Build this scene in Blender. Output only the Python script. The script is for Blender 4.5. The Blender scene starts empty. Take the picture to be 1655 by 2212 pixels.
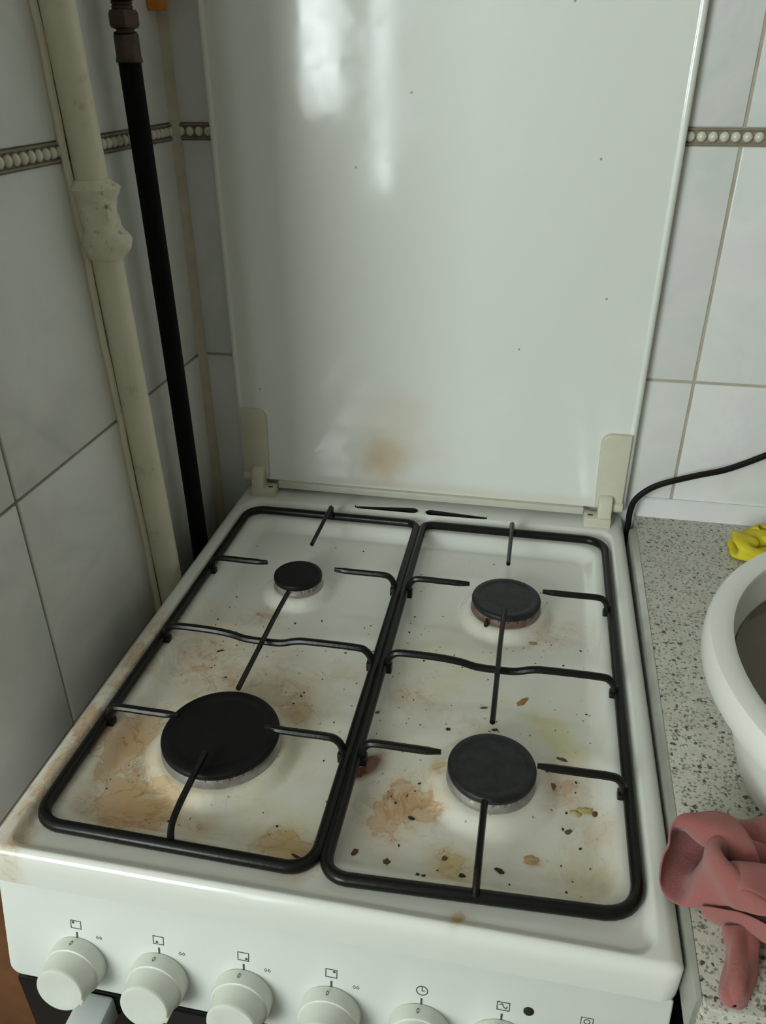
import bpy, bmesh, math, random
import numpy as np
from mathutils import Vector, Matrix, noise as mnoise

random.seed(7)
S = bpy.context.scene
C = bpy.context.collection
ZO = 0.85            # cooktop rim height above the floor; shapes below are given relative to the rim

# ------------------------------------------------------------------ camera, light, exposure
cam = bpy.data.cameras.new('camera')
cam_o = bpy.data.objects.new('camera', cam); C.objects.link(cam_o)
cam_o.location = (0.367305, -0.330687, 0.499662 + ZO)
cam_o.rotation_euler = (1.05652, 0.003718, 0.189524)
cam.sensor_fit = 'HORIZONTAL'; cam.sensor_width = 36.0
cam.lens = 1719.866 / 1655.0 * 36.0
cam.clip_start = 0.01
S.camera = cam_o

W = bpy.data.worlds.new('world'); S.world = W; W.use_nodes = True
W.node_tree.nodes['Background'].inputs[0].default_value = (0.80, 0.92, 1.0, 1)
W.node_tree.nodes['Background'].inputs[1].default_value = 1.0

# daylight entering by a window and a glazed balcony door in the wall behind the camera, to the left;
# the short tiled wall left of the stove ends at y = WE, so that light passes its end
WE = 0.057
FY = -2.10                                         # face of the wall behind the camera
WZ1 = 1.45
WIN = [(-1.45, -0.49, 0.30), (-0.385, -0.27, -0.02)]   # x extent and sill height of the two openings
for wk, (wx0, wx1, wz0) in enumerate(WIN):
    la = bpy.data.lights.new('window_daylight', 'AREA'); la.shape = 'RECTANGLE'
    la.size = wx1 - wx0; la.size_y = WZ1 - wz0
    la.energy = (42, 19)[wk] * (wx1 - wx0) * (WZ1 - wz0); la.color = (0.91, 1.0, 0.965)
    lo = bpy.data.objects.new('window_daylight', la); C.objects.link(lo)
    lo.location = ((wx0 + wx1) / 2, FY - .06, (wz0 + WZ1) / 2 + ZO)
    lo.rotation_euler = (math.pi / 2, 0, 0)

S.view_settings.view_transform = 'Standard'; S.view_settings.look = 'None'
S.view_settings.gamma = 1.0; S.view_settings.use_curve_mapping = False
S.view_settings.exposure = 0.21
try:
    S.cycles.use_denoising = True
    S.cycles.max_bounces = 8; S.cycles.diffuse_bounces = 5
except Exception: pass

# ------------------------------------------------------------------ materials
class NT:
    def __init__(s, name):
        s.m = bpy.data.materials.new(name); s.m.use_nodes = True
        s.t = s.m.node_tree; s.b = s.t.nodes['Principled BSDF']
    def n(s, kind, **kw):
        nd = s.t.nodes.new(kind)
        for k, v in kw.items():
            if k in nd.inputs: nd.inputs[k].default_value = v
            else: setattr(nd, k, v)
        return nd
    def l(s, a, b): s.t.links.new(a, b)
    def coord(s, kind='Object'):
        return s.n('ShaderNodeTexCoord').outputs[kind]
    def noise(s, scale, detail=4, rough=.5, vec=None, dist=0):
        nd = s.n('ShaderNodeTexNoise'); nd.inputs['Scale'].default_value = scale
        nd.inputs['Detail'].default_value = detail; nd.inputs['Roughness'].default_value = rough
        nd.inputs['Distortion'].default_value = dist
        if vec is not None: s.l(vec, nd.inputs['Vector'])
        return nd.outputs['Fac']
    def ramp(s, fac, stops):
        nd = s.n('ShaderNodeValToRGB'); cr = nd.color_ramp
        while len(cr.elements) < len(stops): cr.elements.new(0.5)
        for e, (pos, col) in zip(cr.elements, stops):
            e.position = pos; e.color = (*col, 1) if len(col) == 3 else col
        s.l(fac, nd.inputs[0]); return nd.outputs[0]
    def math(s, op, a, b=None, clamp=False):
        nd = s.n('ShaderNodeMath', operation=op); nd.use_clamp = clamp
        for i, v in enumerate((a, b)):
            if v is None: continue
            if isinstance(v, (int, float)): nd.inputs[i].default_value = v
            else: s.l(v, nd.inputs[i])
        return nd.outputs[0]
    def mix(s, fac, a, b):
        nd = s.n('ShaderNodeMix', data_type='RGBA')
        for i, v in ((0, fac), (6, a), (7, b)):
            if isinstance(v, (int, float)): nd.inputs[i].default_value = v
            elif isinstance(v, tuple): nd.inputs[i].default_value = (*v, 1)
            else: s.l(v, nd.inputs[i])
        return nd.outputs[2]
    def bump(s, h, strength=.3, dist=.001):
        nd = s.n('ShaderNodeBump'); nd.inputs['Strength'].default_value = strength
        nd.inputs['Distance'].default_value = dist
        s.l(h, nd.inputs['Height']); s.l(nd.outputs[0], s.b.inputs['Normal'])
    def col(s, v):
        if isinstance(v, tuple): s.b.inputs['Base Color'].default_value = (*v, 1)
        else: s.l(v, s.b.inputs['Base Color'])
    def rough(s, v):
        if isinstance(v, (int, float)): s.b.inputs['Roughness'].default_value = v
        else: s.l(v, s.b.inputs['Roughness'])

def simple(name, c1, c2=None, rough=.5, scale=30, bump=0, metal=0, bscale=None, spec=.5):
    t = NT(name); o = t.coord()
    if c2 is None: c2 = tuple(x * .9 for x in c1)
    t.col(t.ramp(t.noise(scale, 5, .6, o), [(.3, c1), (.7, c2)])); t.rough(rough)
    t.b.inputs['Metallic'].default_value = metal
    t.b.inputs['Specular IOR Level'].default_value = spec
    if bump: t.bump(t.noise(bscale or scale * 3, 4, .6, o), bump, .001)
    return t.m

M = {}
ENAMEL = (.80, .82, .785)
# lid: glossy white enamel with a scorched stain low in the middle, and fly specks
t = NT('lid_enamel'); o = t.coord()
sep = t.n('ShaderNodeSeparateXYZ'); t.l(o, sep.inputs[0])
wn = t.noise(14, 4, .6, o)
def blob(t, sep, cx, cz, rx, rz, warp=None):
    dx = t.math('DIVIDE', t.math('SUBTRACT', sep.outputs[0], cx), rx)
    dz = t.math('DIVIDE', t.math('SUBTRACT', sep.outputs[2], cz), rz)
    d = t.math('SQRT', t.math('ADD', t.math('MULTIPLY', dx, dx), t.math('MULTIPLY', dz, dz)))
    if warp is not None: d = t.math('ADD', d, t.math('MULTIPLY', t.math('SUBTRACT', warp, .5), 1.2))
    return t.ramp(d, [(0, (1, 1, 1)), (.35, (.75, .75, .75)), (.7, (.22, .22, .22)), (1, (0, 0, 0))])
# object origin of the stove is (0.25, 0.28, -0.85)
b1 = blob(t, sep, .190 - .25, .060 + ZO, .050, .046, wn)
b2 = blob(t, sep, .205 - .25, .085 + ZO, .085, .095, wn)
b3 = blob(t, sep, .30 - .25, .020 + ZO, .30, .016, wn)
c = t.mix(t.math('MULTIPLY', b2, .36), ENAMEL, (.70, .56, .36))
c = t.mix(t.math('MULTIPLY', b1, .58), c, (.58, .38, .17))
c = t.mix(t.math('MULTIPLY', b3, .35), c, (.66, .55, .36))
cmb = t.n('ShaderNodeCombineXYZ'); t.l(sep.outputs[0], cmb.inputs[0]); t.l(sep.outputs[2], cmb.inputs[1])
vor = t.n('ShaderNodeTexVoronoi', voronoi_dimensions='2D'); vor.inputs['Scale'].default_value = 15; t.l(cmb.outputs[0], vor.inputs['Vector'])
sp = t.ramp(vor.outputs['Distance'], [(0, (1, 1, 1)), (.014, (1, 1, 1)), (.022, (0, 0, 0))])
keep = t.ramp(vor.outputs['Color'], [(.74, (0, 0, 0)), (.76, (1, 1, 1))])
c = t.mix(t.math('MULTIPLY', t.math('MULTIPLY', sp, keep), .7), c, (.16, .10, .05))
t.col(c)
t.rough(.38); t.b.inputs['Coat Weight'].default_value = 1.0; t.l(t.ramp(t.noise(30, 6, .7, o, .5), [(.35, (.055, .055, .055)), (.7, (.15, .15, .15))]), t.b.inputs['Coat Roughness'])
M['lid'] = t.m

# cooktop: white enamel, baked-on brown / yellow residue, specks
t = NT('cooktop_enamel'); o = t.coord()
at = t.n('ShaderNodeAttribute', attribute_name='stain')
sa = t.n('ShaderNodeSeparateColor'); t.l(at.outputs['Color'], sa.inputs[0])
n1 = t.noise(45, 8, .65, o, .6); n2 = t.noise(110, 6, .7, o, .8); n3 = t.noise(22, 6, .6, o, 1.0)
br = t.math('MULTIPLY', sa.outputs[0], t.ramp(n1, [(.36, (.12, .12, .12)), (.62, (1, 1, 1))]), True)
pt = t.math('ADD', t.math('MULTIPLY', sa.outputs[0], .42), t.math('MULTIPLY', n1, .95))
patch = t.ramp(pt, [(.80, (0, 0, 0)), (.83, (1, 1, 1))])
rim = t.ramp(pt, [(.785, (0, 0, 0)), (.805, (1, 1, 1)), (.82, (1, 1, 1)), (.85, (0, 0, 0))])
line = t.ramp(n3, [(.455, (0, 0, 0)), (.49, (1, 1, 1)), (.50, (1, 1, 1)), (.515, (0, 0, 0))])
film = t.ramp(t.noise(11, 5, .6, o, .6), [(.30, (.15, .15, .15)), (.68, (.75, .75, .75))])
pan = t.n('ShaderNodeAttribute', attribute_name='panmask')
c = t.mix(t.math('MULTIPLY', film, pan.outputs['Fac']), (.79, .80, .755), (.70, .65, .54))
soft = t.math('MULTIPLY', sa.outputs[0], .38, True)
c = t.mix(soft, c, (.62, .47, .29))
c = t.mix(t.math('MULTIPLY', br, .62), c, (.55, .31, .12))
c = t.mix(t.math('MULTIPLY', patch, .27), c, (.56, .30, .12))
c = t.mix(t.math('MULTIPLY', rim, .36), c, (.36, .16, .05))
c = t.mix(t.math('MULTIPLY', t.math('MULTIPLY', line, sa.outputs[0]), .36, True), c, (.34, .17, .055))
spot = t.ramp(n2, [(.60, (0, 0, 0)), (.70, (1, 1, 1))])
c = t.mix(t.math('MULTIPLY', t.math('MULTIPLY', spot, sa.outputs[0]), .75, True), c, (.33, .17, .06))
ye = t.math('MULTIPLY', sa.outputs[1], t.ramp(n1, [(.35, (.25, .25, .25)), (.6, (1, 1, 1))]), True)
c = t.mix(t.math('MULTIPLY', ye, .6), c, (.66, .60, .24))
dk = t.math('MULTIPLY', sa.outputs[2], t.ramp(n2, [(.30, (.3, .3, .3)), (.5, (1, 1, 1))]), True)
c = t.mix(t.math('MULTIPLY', dk, .95), c, (.15, .035, .012))
vor = t.n('ShaderNodeTexVoronoi'); vor.inputs['Scale'].default_value = 150; t.l(o, vor.inputs['Vector'])
sp = t.ramp(vor.outputs['Distance'], [(0, (1, 1, 1)), (.14, (1, 1, 1)), (.20, (0, 0, 0))])
keep = t.ramp(vor.outputs['Color'], [(.80, (0, 0, 0)), (.82, (1, 1, 1))])
c = t.mix(t.math('MULTIPLY', t.math('MULTIPLY', t.math('MULTIPLY', sp, keep), .6), pan.outputs['Fac']), c, (.14, .08, .035))
t.col(c)
t.rough(t.math('ADD', .13, t.math('MULTIPLY', br, .3)))
M['cooktop'] = t.m

M['enamel'] = simple('white_enamel', (.80, .83, .80), (.78, .80, .77), .25, 12)
M['panel'] = simple('panel_enamel', (.74, .765, .735), (.72, .74, .705), .3, 9)
M['knob'] = simple('knob_plastic', (.70, .72, .66), (.66, .68, .61), .35, 60, .05)
M['rail'] = simple('stained_rail_enamel', (.64, .64, .57), (.58, .56, .46), .35, 25)
M['hinge'] = simple('yellowed_plastic', (.66, .64, .53), (.60, .57, .44), .4, 30)
M['print'] = simple('dark_print', (.05, .05, .05), (.09, .09, .09), .5, 300)
M['black_enamel'] = simple('black_enamel', (.008, .008, .007), (.009, .008, .007), .26, 80, .15, spec=.22)
M['cap'] = simple('burner_cap_enamel', (.007, .007, .008), (.010, .010, .010), .5, 60, .3, bscale=200, spec=.2)
M['cap_grey'] = simple('worn_cap_enamel', (.022, .024, .026), (.008, .008, .009), .5, 90, .3, bscale=200, spec=.35)
M['alu'] = simple('burner_aluminium', (.42, .40, .37), (.30, .26, .23), .45, 90, .3, .35)
M['alu_brown'] = simple('heat_tinted_aluminium', (.36, .27, .23), (.20, .13, .10), .45, 90, .3, .5)
M['void'] = simple('dark_cavity', (.008, .008, .008), (.012, .011, .01), .8)
M['glass_black'] = simple('black_oven_glass', (.006, .006, .007), (.009, .009, .01), .12)
M['handle'] = simple('handle_plastic', (.66, .70, .70), (.62, .66, .66), .4)
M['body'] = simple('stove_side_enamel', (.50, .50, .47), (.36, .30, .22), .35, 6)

t = NT('wall_tile_glaze'); o = t.coord()
oi = t.n('ShaderNodeObjectInfo'); va = t.n('ShaderNodeVectorMath', operation='ADD')
t.l(o, va.inputs[0]); t.l(oi.outputs['Location'], va.inputs[1])
mm = t.noise(9, 5, .55, va.outputs[0], .8)
t.col(t.ramp(mm, [(.3, (.70, .705, .715)), (.5, (.78, .78, .775)), (.7, (.68, .72, .70))])); t.rough(.13)
t.bump(t.noise(10, 2, .5, va.outputs[0]), .12, .002)
M['tile'] = t.m
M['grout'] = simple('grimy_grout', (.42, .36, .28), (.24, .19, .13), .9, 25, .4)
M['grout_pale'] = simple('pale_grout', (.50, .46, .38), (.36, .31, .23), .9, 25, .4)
M['bead'] = simple('bead_glaze', (.74, .72, .62), (.64, .61, .50), .12, 60)
M['strip'] = simple('border_grime', (.30, .27, .21), (.20, .17, .12), .5, 60)
M['corner'] = simple('cream_sealant', (.58, .54, .43), (.47, .42, .32), .6, 30, .2)
M['trim'] = simple('white_plastic_trim', (.78, .78, .79), (.74, .74, .75), .3, 15)
M['plaster'] = simple('painted_plaster', (.66, .65, .59), (.62, .60, .54), .9, 5, .1)
M['ceiling'] = simple('white_ceiling_paint', (.80, .80, .76), (.76, .76, .72), .9, 5)
M['frame'] = simple('window_frame_paint', (.75, .75, .72), (.70, .70, .66), .4, 12)
M['brown'] = simple('brown_skirting', (.20, .085, .03), (.12, .05, .02), .6, 18, .2)

t = NT('floor_linoleum'); o = t.coord()
t.col(t.ramp(t.noise(20, 6, .6, o), [(.35, (.11, .05, .022)), (.65, (.06, .03, .015))])); t.rough(.5)
M['floor'] = t.m

t = NT('cream_pipe_paint'); o = t.coord()
g = t.noise(30, 6, .65, o)
c = t.ramp(g, [(.3, (.78, .74, .60)), (.62, (.72, .67, .53)), (.78, (.46, .38, .25))]); t.col(c); t.rough(.42)
t.bump(t.noise(90, 5, .6, o), .25, .001); M['pipe'] = t.m
t = NT('lumpy_joint_paint'); o = t.coord()
c = t.ramp(t.noise(95, 5, .6, o), [(.3, (.80, .76, .63)), (.60, (.72, .67, .54)), (.72, (.26, .18, .10))]); t.col(c); t.rough(.5)
t.bump(t.noise(140, 5, .6, o), .4, .0015); M['joint'] = t.m
M['rubber'] = simple('black_rubber', (.004, .004, .004), (.003, .003, .003), .6, 60, spec=.12)
M['cable'] = simple('black_cable_sheath', (.006, .006, .006), (.006, .006, .006), .4, 60, spec=.2)
M['brass'] = simple('tarnished_fitting', (.11, .075, .055), (.05, .033, .025), .45, 60, .4, .55)
M['orange'] = simple('orange_plastic', (.75, .27, .03), (.60, .20, .02), .4, 60)

t = NT('speckled_worktop'); o = t.coord()
c = t.ramp(t.noise(60, 6, .7, o), [(.35, (.48, .465, .39)), (.65, (.59, .575, .50))])
for sc, th, k, colr, amt in ((330, .38, .40, (.17, .165, .14), .8), (190, .30, .62, (.05, .05, .042), .95), (420, .34, .45, (.68, .67, .61), .5)):
    v = t.n('ShaderNodeTexVoronoi'); v.inputs['Scale'].default_value = sc
    wv = t.n('ShaderNodeVectorMath', operation='ADD'); nn = t.n('ShaderNodeTexNoise'); nn.inputs['Scale'].default_value = sc * 1.5
    t.l(o, nn.inputs['Vector']); mul = t.n('ShaderNodeVectorMath', operation='SCALE'); mul.inputs['Scale'].default_value = 1.2 / sc
    t.l(nn.outputs['Color'], mul.inputs[0]); t.l(o, wv.inputs[0]); t.l(mul.outputs[0], wv.inputs[1]); t.l(wv.outputs[0], v.inputs['Vector'])
    sp = t.ramp(v.outputs['Distance'], [(0, (1, 1, 1)), (th, (1, 1, 1)), (th + .08, (0, 0, 0))])
    kp = t.ramp(v.outputs['Color'], [(k, (0, 0, 0)), (k + .02, (1, 1, 1))])
    c = t.mix(t.math('MULTIPLY', t.math('MULTIPLY', sp, kp), amt), c, colr)
st = t.ramp(t.noise(7, 4, .6, o, .5), [(.60, (0, 0, 0)), (.75, (1, 1, 1))])
c = t.mix(t.math('MULTIPLY', st, .35), c, (.42, .26, .15))
t.col(c); t.rough(.35); M['worktop'] = t.m
M['edge'] = simple('grey_edge_profile', (.46, .46, .41), (.36, .36, .32), .35, 30, 0, .3)
M['cabinet'] = simple('dark_cabinet_front', (.02, .018, .016), (.03, .027, .024), .5, 10)
M['basin'] = simple('white_basin_plastic', (.86, .87, .83), (.83, .83, .77), .35, 12)
M['water'] = simple('murky_water', (.115, .105, .050), (.085, .060, .018), .10, 9)

t = NT('pink_microfibre'); o = t.coord()
c = t.ramp(t.noise(18, 5, .6, o), [(.3, (.40, .115, .115)), (.55, (.37, .125, .11)), (.75, (.29, .13, .085))]); t.col(c); t.rough(.95)
t.b.inputs['Sheen Weight'].default_value = .3
t.bump(t.noise(420, 6, .75, o), .7, .0016); M['cloth'] = t.m
M['yellow'] = simple('yellow_cloth', (.78, .66, .03), (.62, .50, .015), .7, 60, .4)

# ------------------------------------------------------------------ mesh helpers
ORG = {}      # object -> the world origin its mesh coordinates are relative to
def tag(o, label=None, cat=None, group=None, kind=None):
    for k, v in (('label', label), ('category', cat), ('group', group), ('kind', kind)):
        if v: o[k] = v
    return o
def thing(name, label, cat, loc, group=None):
    o = bpy.data.objects.new(name, None); C.objects.link(o); o.empty_display_size = .03
    o.location = (loc[0], loc[1], loc[2] + ZO); ORG[o] = Vector(loc)
    return tag(o, label, cat, group)
def mk(name, vf, mat, parent=None, origin=None, smooth=True, sharp=35):
    v, f = vf
    v = [Vector(p) for p in v]
    if parent is not None: og = ORG[parent]
    elif origin is not None: og = Vector(origin)
    else: og = Vector((sum(p.x for p in v) / len(v), sum(p.y for p in v) / len(v), min(p.z for p in v)))
    me = bpy.data.meshes.new(name)
    me.from_pydata([tuple(p - og) for p in v], [], f); me.update()
    mats = mat if isinstance(mat, list) else [mat]
    for m in mats: me.materials.append(M[m] if isinstance(m, str) else m)
    o = bpy.data.objects.new(name, me); C.objects.link(o); ORG[o] = og
    if parent is not None: o.parent = parent
    else: o.location = (og.x, og.y, og.z + ZO)
    if smooth:
        for p in me.polygons: p.use_smooth = True
        try: me.set_sharp_from_angle(angle=math.radians(sharp))
        except Exception: pass
    return o
def from_bm(bm):
    bm.verts.ensure_lookup_table(); bm.verts.index_update()
    r = ([v.co.copy() for v in bm.verts], [[v.index for v in f.verts] for f in bm.faces]); bm.free(); return r
def join(*parts):
    V, F = [], []
    for v, f in parts:
        n = len(V); V += [Vector(p) for p in v]; F += [[i + n for i in q] for q in f]
    return V, F
def box(x0, x1, y0, y1, z0, z1, bev=0, seg=2):
    bm = bmesh.new(); bmesh.ops.create_cube(bm, size=1)
    for v in bm.verts:
        v.co = Vector(((x0 + x1) / 2 + v.co.x * (x1 - x0), (y0 + y1) / 2 + v.co.y * (y1 - y0), (z0 + z1) / 2 + v.co.z * (z1 - z0)))
    if bev: bmesh.ops.bevel(bm, geom=bm.edges[:], offset=bev, segments=seg, affect='EDGES', profile=.5)
    return from_bm(bm)
def xform(vf, mat): return [mat @ Vector(p) for p in vf[0]], vf[1]
def prism(poly, axis, a, b, bev=0, seg=2):
    """extrude a 2D outline along axis ('x','y','z') from a to b"""
    def P(u, w, d): return {'x': (d, u, w), 'y': (u, d, w), 'z': (u, w, d)}[axis]
    bm = bmesh.new()
    A = [bm.verts.new(P(u, w, a)) for u, w in poly]; B = [bm.verts.new(P(u, w, b)) for u, w in poly]
    n = len(poly); bm.faces.new(A); bm.faces.new(B[::-1])
    for i in range(n): bm.faces.new((A[i], B[i], B[(i + 1) % n], A[(i + 1) % n])[::-1])
    bmesh.ops.recalc_face_normals(bm, faces=bm.faces[:])
    if bev:
        es = [e for e in bm.edges if len({(v in A) for v in e.verts}) == 1]
        bmesh.ops.bevel(bm, geom=es, offset=bev, segments=seg, affect='EDGES', profile=.5)
    return from_bm(bm)
def catmull(pts, k=6):
    P = [Vector(p) for p in pts]; P = [2 * P[0] - P[1]] + P + [2 * P[-1] - P[-2]]
    out = []
    for i in range(1, len(P) - 2):
        for j in range(k):
            s = j / k; a, b, c, d = P[i - 1], P[i], P[i + 1], P[i + 2]
            out.append(.5 * ((2 * b) + (c - a) * s + (2 * a - 5 * b + 4 * c - d) * s * s + (3 * b - a - 3 * c + d) * s ** 3))
    return out + [P[-2]]
def tube(pts, r, seg=10, closed=False, flat=None, up=(0, 0, 1)):
    """r scalar or list; flat = list of vertical squash factors"""
    P = [Vector(p) for p in pts]; n = len(P)
    R = r if isinstance(r, (list, tuple)) else [r] * n
    V, F = [], []; U = None
    for i in range(n):
        a = P[(i - 1) % n] if closed or i else P[0]; b = P[(i + 1) % n] if closed or i < n - 1 else P[-1]
        T = (b - a).normalized()
        if U is None:
            U = Vector(up) - T * T.dot(Vector(up))
            if U.length < 1e-3: U = Vector((1, 0, 0)) - T * T.x
            U.normalize()
        else:
            U = (U - T * T.dot(U)).normalized()
        B = T.cross(U); fl = flat[i] if flat else 1
        for k in range(seg):
            an = 2 * math.pi * k / seg
            V.append(P[i] + U * math.sin(an) * R[i] * fl + B * math.cos(an) * R[i])
    m = n if closed else n - 1
    for i in range(m):
        for k in range(seg):
            j = (i + 1) % n
            F.append([i * seg + k, i * seg + (k + 1) % seg, j * seg + (k + 1) % seg, j * seg + k])
    if not closed:
        F.append(list(range(seg))); F.append(list(range((n - 1) * seg, n * seg))[::-1])
    return V, F
def lathe(prof, c, axis=(0, 0, 1), seg=48, mod=None, caps=True):
    ax = Vector(axis).normalized(); q = Vector((0, 0, 1)).rotation_difference(ax); cc = Vector(c)
    V, F = [], []; n = len(prof)
    for i, (r, z) in enumerate(prof):
        for k in range(seg):
            a = 2 * math.pi * k / seg; rr = r * (mod(a, i) if mod else 1)
            V.append(cc + q @ Vector((rr * math.cos(a), rr * math.sin(a), z)))
    for i in range(n - 1):
        for k in range(seg):
            F.append([i * seg + k, i * seg + (k + 1) % seg, (i + 1) * seg + (k + 1) % seg, (i + 1) * seg + k])
    if not caps: return V, F
    if prof[0][0] > 1e-6: F.append(list(range(seg))[::-1])
    if prof[-1][0] > 1e-6: F.append(list(range((n - 1) * seg, n * seg)))
    return V, F
def struct(o): o['kind'] = 'structure'; return o
def copy_part(src, parent, loc):
    o = src.copy(); C.objects.link(o); o.parent = parent; o.location = loc; return o

# ------------------------------------------------------------------ the room
XW, YW = -0.045, 0.585          # tile faces of the left and the rear wall
FZ = -ZO; CZ = 1.75
RX, LX = 2.35, -1.80
struct(mk('floor', box(LX - .1, RX + .1, FY - .2, YW + .1, FZ - .1, FZ), 'floor'))
struct(mk('ceiling', box(LX - .1, RX + .1, FY - .2, YW + .1, CZ, CZ + .1), 'ceiling'))
struct(mk('wall_right', box(RX, RX + .1, FY, YW, FZ, CZ), 'plaster'))
struct(mk('wall_far_left', box(LX - .1, LX, FY, YW, FZ, CZ), 'plaster'))
xs_ = [LX - .1, WIN[0][0], WIN[0][1], WIN[1][0], WIN[1][1], RX + .1]
struct(mk('wall_front', join(
    box(xs_[0], xs_[1], FY - .2, FY, FZ, CZ), box(xs_[2], xs_[3], FY - .2, FY, FZ, CZ), box(xs_[4], xs_[5], FY - .2, FY, FZ, CZ),
    box(xs_[1], xs_[2], FY - .2, FY, FZ, WIN[0][2]), box(xs_[1], xs_[2], FY - .2, FY, WZ1, CZ),
    box(xs_[3], xs_[4], FY - .2, FY, FZ, WIN[1][2]), box(xs_[3], xs_[4], FY - .2, FY, WZ1, CZ)), 'plaster'))
TT = .006                        # tile thickness
ZB0, ZB1 = .4270, .4410          # bead border
rows = [(-.5705, -.3205), (-.3205, -.0705), (-.0705, .1795), (.1795, ZB0), (ZB1, .691), (.691, .941)]
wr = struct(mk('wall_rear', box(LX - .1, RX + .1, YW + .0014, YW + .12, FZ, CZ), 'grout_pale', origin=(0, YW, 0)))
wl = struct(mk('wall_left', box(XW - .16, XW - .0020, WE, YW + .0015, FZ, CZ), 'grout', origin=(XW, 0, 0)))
G = .0016                        # half a grout joint
cache = {}
def tile(parent, wall, a0, a1, z0, z1):
    w, h = round(a1 - a0 - 2 * G, 4), round(z1 - z0 - 2 * G, 4)
    if w < .004 or h < .004: return
    k = (wall, w, h); ca, cz = (a0 + a1) / 2, (z0 + z1) / 2
    og = ORG[parent]
    loc = (ca - og.x, 0, cz - og.z) if wall == 'r' else (0, ca - og.y, cz - og.z)
    if k not in cache:
        if wall == 'r': vf = box(-w / 2, w / 2, YW, YW + TT, -h / 2, h / 2, .0012, 2)
        else: vf = box(XW - TT, XW, -w / 2, w / 2, -h / 2, h / 2, .0012, 2)
        if wall == 'r': vf = ([Vector((p.x, p.y - og.y, p.z)) for p in vf[0]], vf[1])
        else: vf = ([Vector((p.x - og.x, p.y, p.z)) for p in vf[0]], vf[1])
        me = bpy.data.meshes.new('tile'); me.from_pydata([tuple(p) for p in vf[0]], [], vf[1]); me.materials.append(M['tile'])
        for q in me.polygons: q.use_smooth = True
        me.set_sharp_from_angle(angle=math.radians(50))
        cache[k] = me
    o = bpy.data.objects.new('tile', cache[k]); C.objects.link(o); o.parent = parent; o.location = loc
XJ = [-.0474 + .2 * i for i in range(7)]
for z0, z1 in rows:
    for i in range(6):
        tile(wr, 'r', max(XJ[i], XW + .001), XJ[i + 1], z0, z1)
YJ = [YW, YW - .2, YW - .4, WE]
for z0, z1 in rows:
    for i in range(3): tile(wl, 'l', YJ[i + 1], YJ[i] - .001 * (i == 0), z0, z1)
# bead border: strip > bead
def bead_mesh(n):
    bm = bmesh.new(); bmesh.ops.create_uvsphere(bm, u_segments=10, v_segments=6, radius=1)
    for v in bm.verts:
        v.co = Vector((v.co.x * .0050, v.co.y * .0045, v.co.z * .0052)) if n == 'r' else Vector((v.co.x * .0045, v.co.y * .0050, v.co.z * .0052))
    me = bpy.data.meshes.new('bead'); bm.to_mesh(me); bm.free(); me.materials.append(M['bead'])
    for q in me.polygons: q.use_smooth = True
    return me
zc = (ZB0 + ZB1) / 2
sr = mk('border_strip', join(box(XW + .002, 1.15, YW + .001, YW + TT, ZB0 - .001, ZB1 + .001),
        box(XW + .002, 1.15, YW - .002, YW + TT, ZB1 - .0012, ZB1 + .0008, .0006, 1), box(XW + .002, 1.15, YW - .002, YW + TT, ZB0 - .0008, ZB0 + .0012, .0006, 1)), 'strip', wr)
sl = mk('border_strip', join(box(XW - TT, XW - .001, WE + .002, YW - .002, ZB0 - .001, ZB1 + .001),
        box(XW - TT, XW + .002, WE + .002, YW - .002, ZB1 - .0012, ZB1 + .0008, .0006, 1), box(XW - TT, XW + .002, WE + .002, YW - .002, ZB0 - .0008, ZB0 + .0012, .0006, 1)), 'strip', wl)
mr, ml = bead_mesh('r'), bead_mesh('l')
for i in range(74):
    b = bpy.data.objects.new('bead', mr); C.objects.link(b); b.parent = sr; b.location = Vector((XW + .008 + i * .0108, YW + .0005, zc)) - ORG[sr]
for i in range(48):
    b = bpy.data.objects.new('bead', ml); C.objects.link(b); b.parent = sl; b.location = Vector((XW - .0005, YW - .010 - i * .0108, zc)) - ORG[sl]
# corner sealant, worktop upstand trim, skirting behind the stove
struct(mk('trim_1', prism([(XW, YW), (XW + .009, YW), (XW + .0075, YW - .003), (XW + .003, YW - .0075), (XW, YW - .009)], 'z', -.5, 1.7), 'corner'))
CZT = 0.006                       # worktop level
struct(mk('trim_2', prism([(YW, .0290), (YW - .003, .0290), (YW - .0050, .0270), (YW - .0058, .020), (YW - .0072, .0125), (YW - .0098, CZT + .003), (YW - .0102, CZT), (YW, CZT)], 'x', .5125, 1.30), 'trim'))
struct(mk('trim_3', box(XW, XW + .008, WE, YW - .002, -.195, -.165, .002), 'brown'))
struct(mk('trim_4', box(XW - .168, XW + .006, WE - .012, WE - .0002, FZ, CZ, .002), 'brown'))
# window and balcony door behind the camera
for k, (w0, w1, wz) in enumerate(WIN):
    f0, f1 = FY - .055, FY - .015
    struct(mk('window_%d' % (k + 1), join(
        box(w0, w1, f0, f1, wz, wz + .035, .004), box(w0, w1, f0, f1, WZ1 - .035, WZ1, .004),
        box(w1 - .015, w1, f0, f1, wz + .035, WZ1 - .035, .004), box(w0, w0 + .015, f0, f1, wz + .035, WZ1 - .035, .004),
        box(w0, w1, f1, FY + .04, wz - .02, wz, .004)), 'frame'))

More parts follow.
